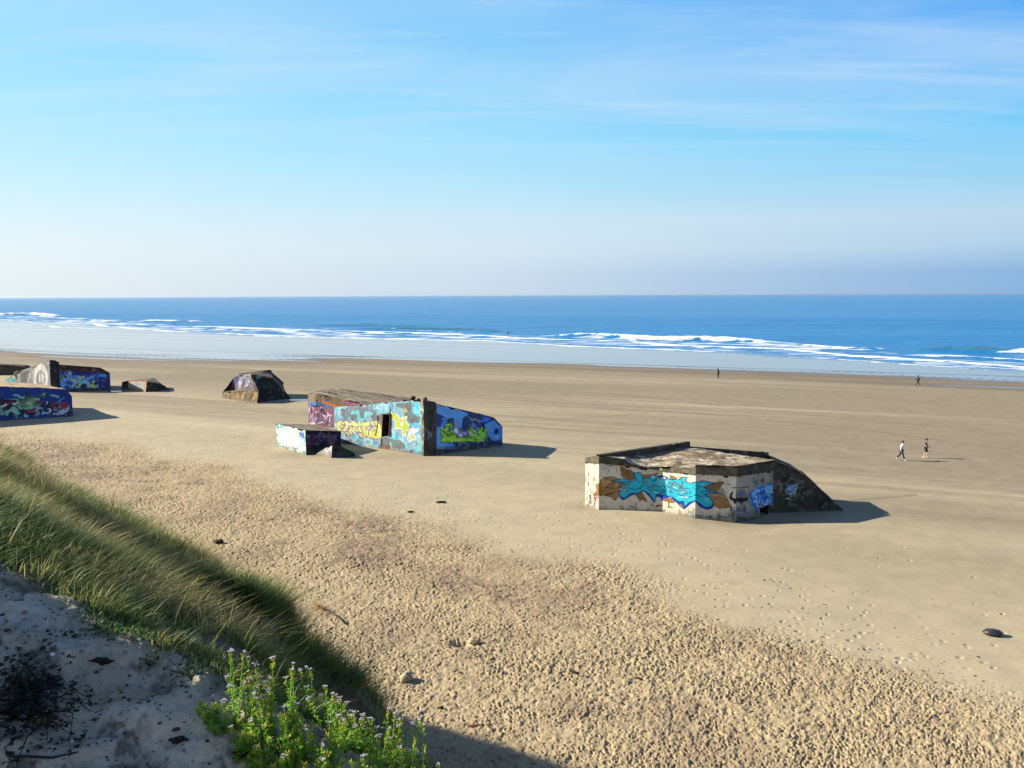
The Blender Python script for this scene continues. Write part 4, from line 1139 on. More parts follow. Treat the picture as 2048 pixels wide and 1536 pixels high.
def bunker_pink():
    O = np.array([-18.0, 94.0, 0.0])
    A = thing("bunker", "brown-roofed concrete bunker with dark pink graffiti, standing behind the yellow lettered wall", "bunker", tuple(O), "wartime bunkers lying on the beach")

    def f_pink(p):
        p.zoom(530, 760, 7.877); p.fill((150, 92, 116), .2, .9)
        p.poly([(600, 180), (920, 180), (915, 340), (600, 350)], (112, 96, 72)); p.poly([(900, 180), (1250, 180), (1250, 430), (900, 350)], (128, 104, 76)); p.patch((80, 66, 50), .55, 1.3, 3, .8, [(600, 180), (1200, 180), (1200, 330), (600, 345)], wid=.12)
        p.poly([(600, 345), (915, 340), (915, 400), (600, 405)], (50, 96, 150)); p.poly([(915, 360), (1250, 430), (1250, 450), (1060, 450), (915, 420)], (60, 116, 150)); p.line([(918, 350), (1200, 440)], (196, 110, 58), .3)
        DK, LT = (46, 30, 44), (222, 196, 214)
        p.lines([[(735, 400), (735, 500), (700, 560)], [(760, 420), (870, 440), (860, 490), (780, 520)], [(800, 640), (800, 560), (870, 540), (940, 690)], [(660, 560), (720, 620), (690, 690)], [(900, 420), (920, 520), (1000, 600)], [(950, 620), (1040, 540)]], DK, .4)
        p.lines([[(700, 430), (690, 540)], [(880, 430), (880, 500), (800, 510)], [(810, 550), (805, 660)], [(870, 550), (940, 690)], [(670, 600), (670, 680)], [(960, 500), (1040, 590)], [(700, 690), (860, 680)]], LT, .16)
        p.lines([[(905, 420), (1000, 560)], [(880, 600), (950, 690)], [(690, 700), (940, 720)]], (205, 110, 70), .16); p.scribble([(650, 420), (1060, 440), (1060, 720), (650, 720)], [DK, LT, (120, 60, 100), (190, 110, 140), (70, 100, 150)], 50, .16, 8, .6)
        p.patch((90, 80, 60), .48, 1.5, 5, .8, [(630, 690), (1060, 720), (1060, 790), (630, 760)], wid=.1); p.wear(.2, 0)

    def f_roof(p):
        p.fill((150, 134, 106), .25, .8); p.patch((100, 88, 68), .52, .8, 3, .7, aniso=.35, wid=.1); p.patch((186, 172, 142), .58, 1.4, 4, .6, aniso=.3, wid=.1)
    c0 = (-21.9, 94.2); c1 = (-23.15, 95.8); cr = (-14.6, 90.6); rb = (-11.2, 97.5); lb = (-20.6, 98.0)
    H0, H1, Hr, Hrb, Hlb = 3.68, 3.62, 2.75, 2.7, 3.85
    wall_("painted_wall", A, [(at(*c1, DOWN) - O, at(*c1, H1) - O), (at(*c0, DOWN) - O, at(*c0, H0) - O)], f_pink, O, .07, None, None, 51, .04)
    wall_("painted_wall", A, [(at(*c0, DOWN) - O, at(*c0, H0) - O), (at(*cr, DOWN) - O, at(*cr, Hr) - O)], f_pink, O, .08, None, None, 52, .02)
    wall("bare_wall", A, [(at(*cr, DOWN) - O, at(*cr, Hr) - O), (at(*rb, DOWN) - O, at(*rb, Hrb) - O), (at(*lb, DOWN) - O, at(*lb, Hlb) - O), (at(*c1, DOWN) - O, at(*c1, H1) - O)], None, .3, M_CONC, seed=53)
    wall_("roof", A, [(at(*c1, H1) - O, at(*lb, Hlb) - O), (at(*c0, H0) - O, at(-20.0, 97.7, 3.85) - O), (at(*cr, Hr) - O, at(*rb, Hrb) - O)], f_roof, O, .12, "bare brown weathered concrete roof", None, 54, .05)
    mb = MB(); mb.blob(at(-11.4, 96.9, 2.8) - O, (.35, .3, .25), tuple(lin((84, 74, 60))), .3, 4); link("rubble", mb.mesh("rubble"), M_CONC, A)


def white_block():
    O = np.array([-19.5, 80.5, 0.0])
    A = thing("concrete_block", "low concrete block with white lettering on turquoise, lying in front of the yellow lettered bunker", "concrete block", tuple(O))
    c0 = (-22.95, 81.8); c1 = (-19.02, 77.3); c2 = (-16.3, 79.9); c3 = (-20.1, 84.3)

    def f_w(p):
        p.zoom(540, 840, 13.653); p.fill((200, 230, 222), .10, 1.2); p.patch((70, 160, 150), .56, 1.6, 3, .8, wid=.1); p.poly([(780, 320), (950, 340), (930, 500), (840, 450)], (60, 110, 200)); p.spot((210, 190), .25, (40, 110, 160))
        B = [(290, 220), (400, 230), (440, 270), (540, 270), (610, 320), (700, 320), (790, 310), (800, 400), (830, 560), (790, 700), (720, 770), (560, 760), (500, 740), (420, 720), (340, 700), (260, 700), (200, 600), (180, 480), (250, 330)]
        p.poly(B, (240, 240, 236)); p.outline(B, (40, 84, 78), .05)
        p.poly([(150, 520), (230, 600), (260, 700), (150, 700)], (110, 200, 170)); p.lines([[(280, 390), (230, 460), (300, 440), (270, 520)], [(460, 470), (500, 490), (470, 530)], [(520, 400), (545, 430)], [(560, 540), (585, 590)], [(700, 520), (750, 560), (710, 610), (690, 570)], [(400, 230), (390, 350), (450, 380)], [(610, 330), (600, 440), (640, 480)]], (50, 100, 90), .05)
        p.lines([[(330, 720), (420, 740), (500, 790)], [(640, 790), (700, 770), (760, 780)], [(780, 750), (840, 660), (900, 650)], [(200, 580), (250, 660)]], (40, 60, 60), .07); p.spot((703, 850), .17, (18, 16, 18))
        p.patch((176, 128, 66), .42, 2.2, 5, .9, [(130, 760), (480, 800), (880, 900), (880, 1010), (130, 870)], wid=.12); p.wear(.1, 0)

    def f_d(p):
        p.zoom(540, 840, 13.653); p.fill((34, 26, 48), .3, 1.2); p.poly([(900, 720), (1880, 640), (1880, 1020), (900, 1020)], (24, 28, 40)); p.patch((88, 36, 78), .54, 1.4, 3, .8, [(940, 380), (1860, 380), (1860, 680), (940, 680)], wid=.08)
        p.scribble([(950, 390), (1860, 390), (1860, 680), (950, 690)], [(110, 60, 110), (70, 60, 120), (150, 130, 165), (50, 20, 50), (130, 40, 90)], 70, .06, 6, .35); p.patch((36, 60, 90), .56, 1.5, 4, .7, [(940, 690), (1880, 600), (1880, 800), (940, 800)], wid=.1); p.wear(.2, 0)
    block(A, O, [c0, c1, c2, c3], [2.17, 2.22, 1.72, 1.70], [f_w, f_d, None, None], {0: "sunlit face with white bubble lettering on turquoise", 1: "shaded face with dark purple tags"}, .05, (150, 134, 110), 61, .03)


def wedge_block():
    O = np.array([-16.3, 76.3, 0.0])
    A = thing("concrete_block", "small pointed concrete wedge half buried in the sand beside the white lettered block", "concrete block", tuple(O))
    L = at(-18.15, 77.0, 0); Fp = at(-16.42, 75.5, 0); R = at(-14.3, 76.25, 0); Bk = at(-15.6, 77.6, 0); ap = at(-16.25, 75.75, 1.22); a2 = at(-15.3, 76.5, 1.0)

    def f_w(p): p.fill((196, 192, 192), .15, 1.5); p.patch((150, 148, 150), .6, 2, 3, .6, wid=.1); p.scribble([(620, 890), (660, 890), (660, 925), (620, 925)], [(120, 120, 125), (225, 222, 222)], 16, .05, 3, .3); p.wear(.15, .35)
    def f_d(p): p.fill((30, 38, 34), .3, 1.5); p.patch((40, 66, 52), .56, 1.8, 3, .8, wid=.1); p.patch((40, 46, 80), .6, 2, 4, .8); p.wear(.2, 0)
    wall_("painted_face", A, [(up(L, DOWN) - O, up(L, .02) - O), (up(Fp, DOWN) - O, ap - O)], f_w, O, .05, "sunlit pale triangular face", None, 71)
    wall_("painted_face", A, [(up(Fp, DOWN) - O, ap - O), (at(-15.5, 75.85, DOWN) - O, at(-15.5, 76.0, .95) - O), (up(R, DOWN) - O, up(R, .25) - O)], f_d, O, .05, "shaded dark green face", None, 72)
    wall("bare_face", A, [(up(R, DOWN) - O, up(R, .25) - O), (up(Bk, DOWN) - O, up(Bk, .5) - O), (up(L, DOWN) - O, up(L, .02) - O)], None, .2, M_CONC, seed=73)
    wall("bare_face", A, [(up(L, .02) - O, up(L, .02) - O), (ap - O, up(Bk, .5) - O), (at(-15.5, 76.0, .95) - O, up(Bk, .5) - O), (up(R, .25) - O, up(Bk, .5) - O)], None, .15, M_CONC, seed=74)


def bunker_dark():
    O = np.array([-35.5, 120.0, 0.0])
    A = thing("bunker", "small black toppled bunker on a brown foot, with silver scrawls on its lit face", "bunker", tuple(O), "wartime bunkers lying on the beach")
    k = 9.309
    def z6(x, y): return (420 + x / k, 730 + y / k)
    def P(x, y, d): return W(*z6(x, y), d)

    def f_foot(p): p.fill((146, 118, 74), .3, .9); p.patch((86, 70, 48), .52, 1.0, 3, .8, wid=.12); p.patch((190, 168, 122), .6, 1.6, 4, .7); p.wear(.2, .3)
    def f_scrawl(p):
        p.zoom(420, 730, k); p.fill((132, 130, 168), .2, .8); p.patch((84, 104, 128), .52, .9, 3, .8, wid=.08); p.patch((214, 214, 226), .55, 1.2, 4, .8); p.line([(560, 260), (660, 300), (770, 260)], (80, 160, 175), .5); p.scribble([(460, 190), (860, 190), (860, 500), (460, 500)], [(225, 222, 232), (70, 90, 120), (175, 150, 170)], 40, .28, 3, 1.2); p.spot((860, 490), .5, (235, 170, 165)); p.wear(.2, 0)
    def f_pink(p): p.zoom(420, 730, k); p.fill((40, 44, 100), .3, .8); p.poly([(340, 260), (440, 280), (430, 420), (380, 500), (340, 500)], (226, 120, 160)); p.spot((405, 530), .5, (150, 180, 220)); p.wear(.1, 0)
    def f_dark(p):
        p.zoom(420, 730, k); p.fill((30, 30, 30), .35, .8); p.patch((44, 42, 38), .58, .8, 3, .7, wid=.1); p.line([(860, 290), (1100, 340)], (60, 60, 56), .2)
        tag_letters(p, "ZEZO", 850, 212, 66, 58, (128, 150, 140), .26); p.wear(.2, 0)
    # foot slab
    b0 = G(441.5, 796.6); b1 = G(512.4, 806); b2 = at(-30.9, 120.0, 0); b3 = at(-40, 126, 0)
    t0 = up(b0 + np.array([.25, .3, 0]), .85); t1 = up(b1 + np.array([.25, .3, 0]), 1.66)
    wall_("foot", A, [(up(b0, DOWN) - O, t0 - O), (up(b1, DOWN) - O, t1 - O)], f_foot, O, .12, "brown scoured concrete foot", None, 81, .12)
    # upper body
    u0 = P(350, 495, 122.9); u1 = P(470, 500, 121.3); u2 = P(905, 475, 118.3)
    v0 = P(430, 250, 122.7); v1 = P(552, 188, 121.5); v2 = P(755, 170, 119.3); v3 = P(1160, 240, 120.2)
    s = [u0, u1, u2]
    wall_("painted_wall", A, [(up(u0, .3) - O, v0 - O), (up(u1, .3) - O, v1 - O)], f_pink, O, .12, "narrow navy face with pink paint", None, 82, .05)
    wall_("painted_wall", A, [(up(u1, .3) - O, v1 - O), (P(850, 470, 118.7) * np.array([1, 1, 0]) + np.array([0, 0, .3]) - O, v2 - O)], f_scrawl, O, .1, "grey face covered in silver and blue scrawls", None, 83, .05)
    g0 = at(b1[0] + .1, b1[1], 0)
    dk = [(up(g0, DOWN), t1), (up(g0 + np.array([.12, .1, 0]), DOWN), v2), (at(-33.6, 118.2, DOWN), P(960, 195, 119.2)), (at(-32.8, 118.8, DOWN), P(1160, 240, 119.8)), (at(-31.95, 119.4, DOWN), P(1320, 425, 120.2)), (at(-31.4, 119.8, DOWN), P(1420, 530, 120.4)), (at(-30.95, 120.2, DOWN), P(1495, 605, 120.6))]
    wall_("painted_wall", A, [(a - O, b - O) for a, b in dk], f_dark, O, .12, "black shaded side with pale lettering along its top", None, 84, .06)
    # ledge between foot and body, roof, rear
    wall("bare_wall", A, [(t0 - O, up(u0 + np.array([-.3, 1.5, 0]), .95) - O), (t1 - O, up(u2 + np.array([0, 1.5, 0]), 1.72) - O)], None, .2, M_CONC, None, (140, 116, 78), .08, seed=85)
    rb = [at(-40.6, 125.8, 0), at(-36, 126.5, 0), at(-33.4, 123.6, 0)]
    wall("roof", A, [(v0 - O, up(rb[0], 2.8) - O), (v1 - O, up(rb[0], 3.1) - O), (v2 - O, up(rb[1], 3.6) - O), (dk[3][1] - O, up(rb[1], 3.3) - O), (dk[4][1] - O, up(rb[2], 2.0) - O), (dk[6][1] - O, up(rb[2], .6) - O)], None, .25, M_CONC, None, (40, 38, 36), .06, seed=86)
    wall("bare_wall", A, [(up(b0, DOWN) - O, t0 - O), (up(u0, DOWN) - O, v0 - O), (up(rb[0], DOWN) - O, up(rb[0], 2.8) - O), (up(rb[1], DOWN) - O, up(rb[1], 3.5) - O), (up(rb[2], DOWN) - O, up(rb[2], .6) - O), (dk[6][0] - O, dk[6][1] - O)], None, .35, M_CONC, None, (46, 43, 40), .05, seed=87)


def bunker_navy():
    O = np.array([-62.0, 102.0, 0.0])
    A = thing("bunker", "long low bunker with a royal blue graffiti wall and sand on its flat roof", "bunker", tuple(O), "wartime bunkers lying on the beach")
    k = 5.689

    def f_b(p):
        p.zoom(0, 690, k); p.fill((26, 60, 140), .25, .5); p.patch((18, 44, 120), .55, .6, 3, .6, wid=.15)
        p.poly([(-200, 620), (100, 640), (180, 600), (260, 590), (330, 560), (410, 620), (470, 660), (520, 720), (520, 760), (400, 790), (250, 800), (220, 840), (120, 790), (-200, 800)], (34, 36, 58), .9)
        p.poly([(520, 700), (560, 640), (640, 650), (700, 690), (760, 680), (795, 720), (795, 800), (740, 850), (640, 790), (540, 780)], (44, 34, 52), .9)
        p.scribble([(-100, 620), (480, 600), (480, 800), (-100, 800)], [(150, 205, 165), (96, 40, 64), (225, 225, 230), (20, 22, 40), (110, 180, 150)], 46, .22, 3, .9)
        p.poly([(130, 705), (170, 700), (230, 780), (200, 800)], (150, 210, 170)); p.poly([(140, 750), (200, 800), (210, 840), (180, 830)], (110, 190, 160)); p.poly([(200, 710), (290, 710), (230, 740)], (140, 200, 170)); p.poly([(70, 660), (150, 630), (160, 650), (90, 700)], (120, 56, 80))
        p.spot((330, 650), .75, (150, 190, 110), .7); p.spot((330, 655), .3, (230, 235, 190)); p.spot((320, 600), .7, (30, 50, 60), .6)
        p.lines([[(160, 570), (200, 575), (230, 600), (265, 600)], [(590, 570), (630, 580), (665, 590)]], (130, 190, 190), .25)
        p.poly([(300, 740), (400, 735), (400, 765), (330, 775)], (190, 70, 50)); p.scribble([(540, 650), (790, 680), (790, 800), (540, 790)], [(170, 50, 56), (215, 220, 240), (40, 30, 40), (120, 60, 60)], 34, .24, 5, .7); p.spot((730, 695), .5, (180, 50, 66))
        WH = (205, 215, 245)
        for q in ([(345, 685), (358, 685), (358, 720), (345, 720)], [(410, 690), (425, 690), (425, 715), (408, 715)], [(528, 635), (545, 635), (545, 675), (528, 675)], [(410, 785), (450, 780), (450, 790), (425, 795), (425, 815), (410, 815)], [(470, 790), (490, 745), (510, 770), (555, 765), (555, 780), (500, 785)], [(600, 750), (640, 722), (655, 745)], [(680, 690), (692, 690), (690, 720), (678, 725)], [(700, 740), (725, 725), (725, 750)], [(270, 800), (325, 800), (320, 825), (280, 820)]): p.poly(q, WH)
        p.lines([[(640, 660), (730, 600)], [(680, 620), (690, 660)], [(660, 800), (660, 740)], [(520, 540), (490, 600)]], (120, 160, 215), .1); p.spot((495, 565), .35, (60, 90, 60)); p.spot((497, 563), .12, (230, 230, 190))
        p.patch((215, 222, 235), .5, 1.6, 8, .9, [(180, 850), (500, 840), (620, 830), (500, 870), (200, 885)]); p.line([(540, 850), (640, 830), (720, 825)], (210, 205, 190), .12); p.patch((190, 160, 120), .5, 1.2, 9, .9, [(-60, 870), (180, 860), (180, 900), (-60, 905)]); p.wear(.1, 0)
    a = at(-72.5, 92.6, 0); b = at(-59.9, 99.6, 0); c = at(-53.7, 103.0, 0); d = at(-60.5, 111.5, 0); e = at(-79, 101, 0)
    wall_("painted_wall", A, [(up(a, DOWN) - O, up(a, 4.7) - O), (up(b, DOWN) - O, up(b, 4.08) - O), (at(-54.15, 102.75, DOWN) - O, at(-54.2, 102.75, 3.36) - O), (up(c, DOWN) - O, up(c, 2.46) - O)], f_b, O, .075, "royal blue wall with dark and pale lettering", None, 91, .02)
    wall("bare_wall", A, [(up(c, DOWN) - O, up(c, 2.46) - O), (up(d, DOWN) - O, up(d, 2.6) - O), (up(e, DOWN) - O, up(e, 4.2) - O), (up(a, DOWN) - O, up(a, 4.7) - O)], None, .4, M_CONC, seed=92)
    def f_roof(p): p.fill((206, 180, 132), .15, .6); p.patch((176, 150, 108), .55, .7, 3, .6, aniso=.4, wid=.15); p.patch((226, 208, 172), .6, .8, 4, .6, aniso=.4, wid=.15)
    wall_("roof", A, [(up(a, 4.7) - O, up(e, 4.3) - O), (up(b, 4.08) - O, at(-68.5, 106.0, 4.25) - O), (at(-54.2, 102.75, 3.36) - O, at(-61.5, 110.5, 3.2) - O), (up(c, 2.46) - O, up(d, 2.6) - O)], f_roof, O, .25, "flat roof covered in drifted pale sand", None, 93, .08)


def bunker_ring():
    O = np.array([-68.0, 132.0, 0.0])
    A = thing("bunker", "tilted bunker with a white ring painted on its grey end and a blue graffiti side", "bunker", tuple(O), "wartime bunkers lying on the beach")

    def f_g(p):
        p.zoom(0, 710, 13.653); p.fill((148, 146, 152), .2, .7); p.patch((112, 112, 122), .55, .8, 3, .6, wid=.12); p.poly([(560, 480), (790, 420), (780, 560), (720, 760), (560, 760)], (62, 58, 60), .9); p.patch((196, 198, 206), .55, 2.0, 5, .8, [(770, 460), (920, 440), (890, 640), (740, 640)])
        ring = [(1110 + 165 * math.cos(t), 640 - 320 * math.sin(t)) for t in np.linspace(-.5, 3.64, 22)]
        p.line(ring, (222, 222, 214), 1.05); p.poly([(1060, 480), (1110, 420), (1180, 480), (1190, 700), (1130, 800), (1060, 760)], (168, 168, 172), .8); p.patch((230, 230, 228), .52, 2.2, 6, .9, [(1060, 440), (1190, 440), (1190, 800), (1060, 800)]); p.wear(.15, 0)
    def f_p(p): p.fill((26, 26, 30), .3, 1.0); p.wear(.15, 0)
    def f_blue(p):
        p.zoom(0, 690, 5.689); p.fill((20, 42, 128), .25, .6); p.poly([(540, 180), (1260, 250), (1260, 315), (640, 300), (620, 560), (540, 560)], (34, 28, 32)); p.poly([(900, 262), (1200, 300), (1200, 322), (900, 300)], (74, 34, 30), .9); p.patch((90, 38, 34), .55, .8, 3, .6, [(700, 245), (1200, 300), (1200, 322), (700, 300)], wid=.1)
        p.patch((40, 84, 190), .52, .8, 4, .8, [(640, 305), (1215, 325), (1215, 500), (640, 500)], wid=.08); p.poly([(680, 400), (760, 425), (715, 475), (670, 440)], (110, 165, 225)); p.spot((795, 322), .3, (150, 190, 240))
        p.scribble([(660, 340), (1120, 350), (1120, 490), (660, 490)], [(90, 160, 225), (70, 110, 200), (24, 30, 70), (176, 190, 120), (30, 60, 150)], 70, .28, 6, 1.1); p.scribble([(820, 400), (1120, 410), (1120, 490), (820, 490)], [(185, 195, 120), (120, 190, 230), (20, 30, 60)], 26, .3, 7, .8); p.line([(1145, 345), (1200, 350)], (80, 170, 180), .35)
        p.poly([(640, 500), (1230, 490), (1230, 560), (640, 570)], (26, 28, 38), .9); p.wear(.15, 0)
    a = at(-81.5, 139.0, 0); b = at(-70.7, 129.6, 0); b2 = at(-69.4, 129.9, 0); c = at(-62.4, 131.0, 0); d = at(-66, 139, 0)
    wall_("painted_wall", A, [(up(a, DOWN) - O, up(a, 1.9) - O), (up(b, DOWN) - O, up(b, 4.95) - O)], f_g, O, .09, "grey sloping end wall with a white painted ring", None, 95, .03)
    wall_("bare_wall", A, [(up(b, DOWN) - O, up(b, 5.05) - O), (up(b2, DOWN) - O, up(b2, 4.75) - O)], f_p, O, .1, "black upright pier", None, 96, .04)
    wall_("painted_wall", A, [(up(b2, DOWN) - O, up(b2, 4.22) - O), (at(-63.6, 130.8, DOWN) - O, at(-63.6, 130.8, 3.66) - O), (at(-62.65, 130.95, DOWN) - O, at(-62.65, 130.95, 3.05) - O), (up(c, DOWN) - O, up(c, 2.85) - O)], f_blue, O, .085, "blue graffiti side wall under a dark roof band", None, 97, .03)
    wall("bare_wall", A, [(up(c, DOWN) - O, up(c, 2.85) - O), (up(d, DOWN) - O, up(d, 2.0) - O), (up(a, DOWN) - O, up(a, 1.9) - O)], None, .4, M_CONC, seed=98)
    wall("roof", A, [(up(a, 1.9) - O, up(a, 1.9) - O), (up(b, 4.95) - O, at(-72, 137, 2.6) - O), (up(b2, 4.22) - O, at(-71, 137.2, 2.6) - O), (at(-63.6, 130.8, 3.66) - O, up(d, 2.1) - O), (up(c, 2.85) - O, up(d, 2.0) - O)], None, .3, M_CONC, None, (90, 84, 76), .04, seed=99)
    # loose rubble heap at the grey end
    mb = MB()
    for i, (px, py, r_) in enumerate(((44, 752, 1.0), (50, 757, .9), (47, 761, .8))):
        q = W(px, py, 139.5); mb.blob(q - O, (r_ * 1.1, r_, r_ * .8), tuple(lin((62, 58, 50))), .35, i)
    link("rubble", mb.mesh("rubble"), M_CONC, A)


def far_pieces():
    O = np.array([-96.0, 160.0, 0.0])
    A = thing("bunker", "black round-edged bunker slab at the far left edge, overhanging on its right", "bunker", tuple(O), "wartime bunkers lying on the beach")
    k = 5.689
    D = 159.0
    def P(x, y, d=D): return W(x / k, 690 + y / k, d)
    def f(p): p.fill((32, 26, 28), .3, .6); p.patch((60, 34, 32), .55, .5, 3, .5, wid=.15); p.wear(.1, 0)
    cols = [((-330, 360), (-330, 205)), ((0, 355), (0, 225)), ((85, 355), (85, 226)), ((110, 352), (160, 232)), ((120, 345), (235, 240)), ((130, 330), (272, 262))]
    wall_("front_wall", A, [(P(*b) * np.array([1, 1, 1]) - O, P(*t) - O) for b, t in cols], f, O, .12, None, None, 111, .06)
    bk = [(P(b[0], b[1], D) + np.array([-2.0, 6, 0]), P(t[0], t[1], D) + np.array([-2.0, 6, -.3])) for b, t in cols]
    wall("back_wall", A, [(b - O, t - O) for b, t in bk], None, .4, M_CONC, None, (60, 54, 50), seed=112)
    wall("roof", A, [(P(*t) - O, u - O) for (b, t), (_, u) in zip(cols, bk)], None, .3, M_CONC, None, (110, 98, 82), .05, seed=113)
    wall("end_wall", A, [(P(*cols[-1][0]) - O, P(*cols[-1][1]) - O), (bk[-1][0] - O, bk[-1][1] - O)], None, .4, M_CONC, None, (50, 46, 44), seed=114)
    wall("foot", A, [(P(-330, 362, D + 1.5) * np.array([1, 1, 0]) + np.array([0, 0, DOWN]) - O, P(-330, 350, D + 1.5) - O), (P(112, 358, D + 1.5) * np.array([1, 1, 0]) + np.array([0, 0, DOWN]) - O, P(112, 345, D + 1.5) - O)], None, .4, M_CONC, None, (44, 40, 38), seed=115)

    O2 = np.array([-85.0, 143.0, 0.0])
    Bp = thing("concrete_block", "low pointed concrete fragment painted orange above turquoise, beside the ring-painted bunker", "concrete block", tuple(O2))
    def q(x, y, d): return W(x / k, 690 + y / k, d)
    def f2(p):
        p.zoom(0, 690, k); p.fill((226, 188, 120), .15, .8); p.patch((190, 110, 50), .56, 1.2, 3, .8); p.poly([(40, 368), (260, 362), (260, 470), (40, 470)], (84, 206, 206)); p.patch((60, 140, 140), .58, 1.2, 4, .8, [(40, 368), (260, 362), (260, 470), (40, 470)]); p.wear(.1, 0)
    l = q(55, 400, 146.5); m_ = q(195, 316, 143.6); r = q(232, 338, 142.6); r2 = q(246, 425, 142.2)
    wall_("painted_face", Bp, [(up(l, DOWN) - O2, l - O2), (up(m_, DOWN) - O2, m_ - O2), (up(r, DOWN) - O2, r - O2), (up(r2, DOWN) - O2, r2 - O2)], f2, O2, .08, None, None, 121, .03)
    bb = at(-84, 149, 0)
    wall("bare_face", Bp, [(up(r2, DOWN) - O2, r2 - O2), (up(bb, DOWN) - O2, up(bb, .6) - O2), (up(l, DOWN) - O2, l - O2)], None, .4, M_CONC, seed=122)
    wall("bare_face", Bp, [(l - O2, l - O2), (m_ - O2, up(bb, .6) - O2), (r - O2, up(bb, .6) - O2), (r2 - O2, up(bb, .6) - O2)], None, .4, M_CONC, seed=123)

    O3 = np.array([-57.0, 130.0, 0.0])
    Cp = thing("concrete_block", "small half buried concrete block with a white painted face and a dark sloping end", "concrete block", tuple(O3))
    def g(x, y, d): return W(230 + x / 17.067, 740 + y / 17.067, d)
    def f3(p):
        p.zoom(230, 740, 17.067); p.fill((222, 206, 192), .12, .8); p.patch((186, 206, 218), .52, .9, 3, .8, wid=.1); p.poly([(430, 590), (560, 570), (720, 620), (700, 740), (430, 690)], (170, 100, 84), .8); p.poly([(420, 680), (1020, 640), (1000, 800), (420, 760)], (196, 178, 140), .8); p.lines([[(460, 380), (1080, 370)], [(1070, 380), (1010, 640)], [(450, 400), (450, 600)]], (226, 140, 90), .22); p.lines([[(720, 460), (820, 500)], [(740, 540), (860, 470)]], (130, 170, 170), .12); p.wear(.1, 0)
    def f4(p): p.fill((34, 36, 36), .3, .8); p.wear(.1, 0)
    B1 = g(1000, 795, 129); B0 = g(425, 720, 131.6); T1 = g(1085, 375, 129.2); T0 = g(460, 360, 131.8)
    wall_("painted_face", Cp, [(up(B0, DOWN) - O3, T0 - O3), (up(B1, DOWN) - O3, T1 - O3)], f3, O3, .08, "white painted face edged in orange", None, 131, .02)
    E = [(up(B1, DOWN), T1), (at(-54.6, 130.4, DOWN), g(1530, 460, 130.5)), (at(-53.7, 131.4, DOWN), g(1720, 530, 131.2)), (at(-53.1, 132, DOWN), g(1850, 610, 132)), (at(-53.05, 132.1, DOWN), g(1855, 690, 132))]
    wall_("dark_face", Cp, [(a - O3, b - O3) for a, b in E], f4, O3, .1, None, None, 132, .03)
    L0 = g(190, 735, 133.2); NT = [(up(L0, DOWN), g(240, 410, 133.2)), (up(g(300, 735, 132.8), DOWN), g(275, 385, 133.0)), (up(g(340, 735, 132.5), DOWN), g(340, 450, 132.5)), (up(B0, DOWN), g(455, 460, 131.7))]
    wall_("dark_face", Cp, [(a - O3, b - O3) for a, b in NT], f4, O3, .1, None, None, 133, .03)
    bk = at(-57.5, 136, 0)
    wall("bare_face", Cp, [(E[-1][0] - O3, E[-1][1] - O3), (up(bk, DOWN) - O3, up(bk, 1.5) - O3), (up(L0, DOWN) - O3, NT[0][1] - O3)], None, .4, M_CONC, seed=134)
    wall("bare_face", Cp, [(NT[0][1] - O3, up(bk, 1.5) - O3), (T0 - O3, up(bk, 1.5) - O3), (T1 - O3, up(bk, 1.5) - O3), (E[1][1] - O3, up(bk, 1.5) - O3), (E[-1][1] - O3, up(bk, 1.5) - O3)], None, .4, M_CONC, None, (120, 108, 90), seed=135)


bunker_mural(); bunker_train(); bunker_pink(); white_block(); wedge_block(); bunker_dark(); bunker_navy(); bunker_ring(); far_pieces()

# pools left by the tide beside two of the bunkers
mt_pool, nt_, b_ = new_mat("pool_water")
b_.inputs["Base Color"].default_value = (.10, .09, .08, 1); b_.inputs["Roughness"].default_value = .03; b_.inputs["IOR"].default_value = 1.33
for px0, px1, py, hh in ((578, 622, 799.5, 4.5), (214, 250, 783, 2.2)):
    mb = MB(); c0 = G(px0, py); c1 = G(px1, py); cm = (c0 + c1) / 2; L = np.linalg.norm(c1 - c0) / 2
    dy = (G(px0, py - hh / 2)[1] - G(px0, py + hh / 2)[1]) / 2
    ring = [(cm[0] + L * math.cos(t) * (1 + .15 * math.sin(3 * t)), cm[1] + dy * math.sin(t) * (1 + .2 * math.cos(2 * t)), zb(cm[0], cm[1]) + .035) for t in np.linspace(0, 6.283, 25)[:-1]]
    mb.add(ring, [tuple(range(24))]); link("tide_pool", mb.mesh("tide_pool", False), mt_pool, kind="structure")
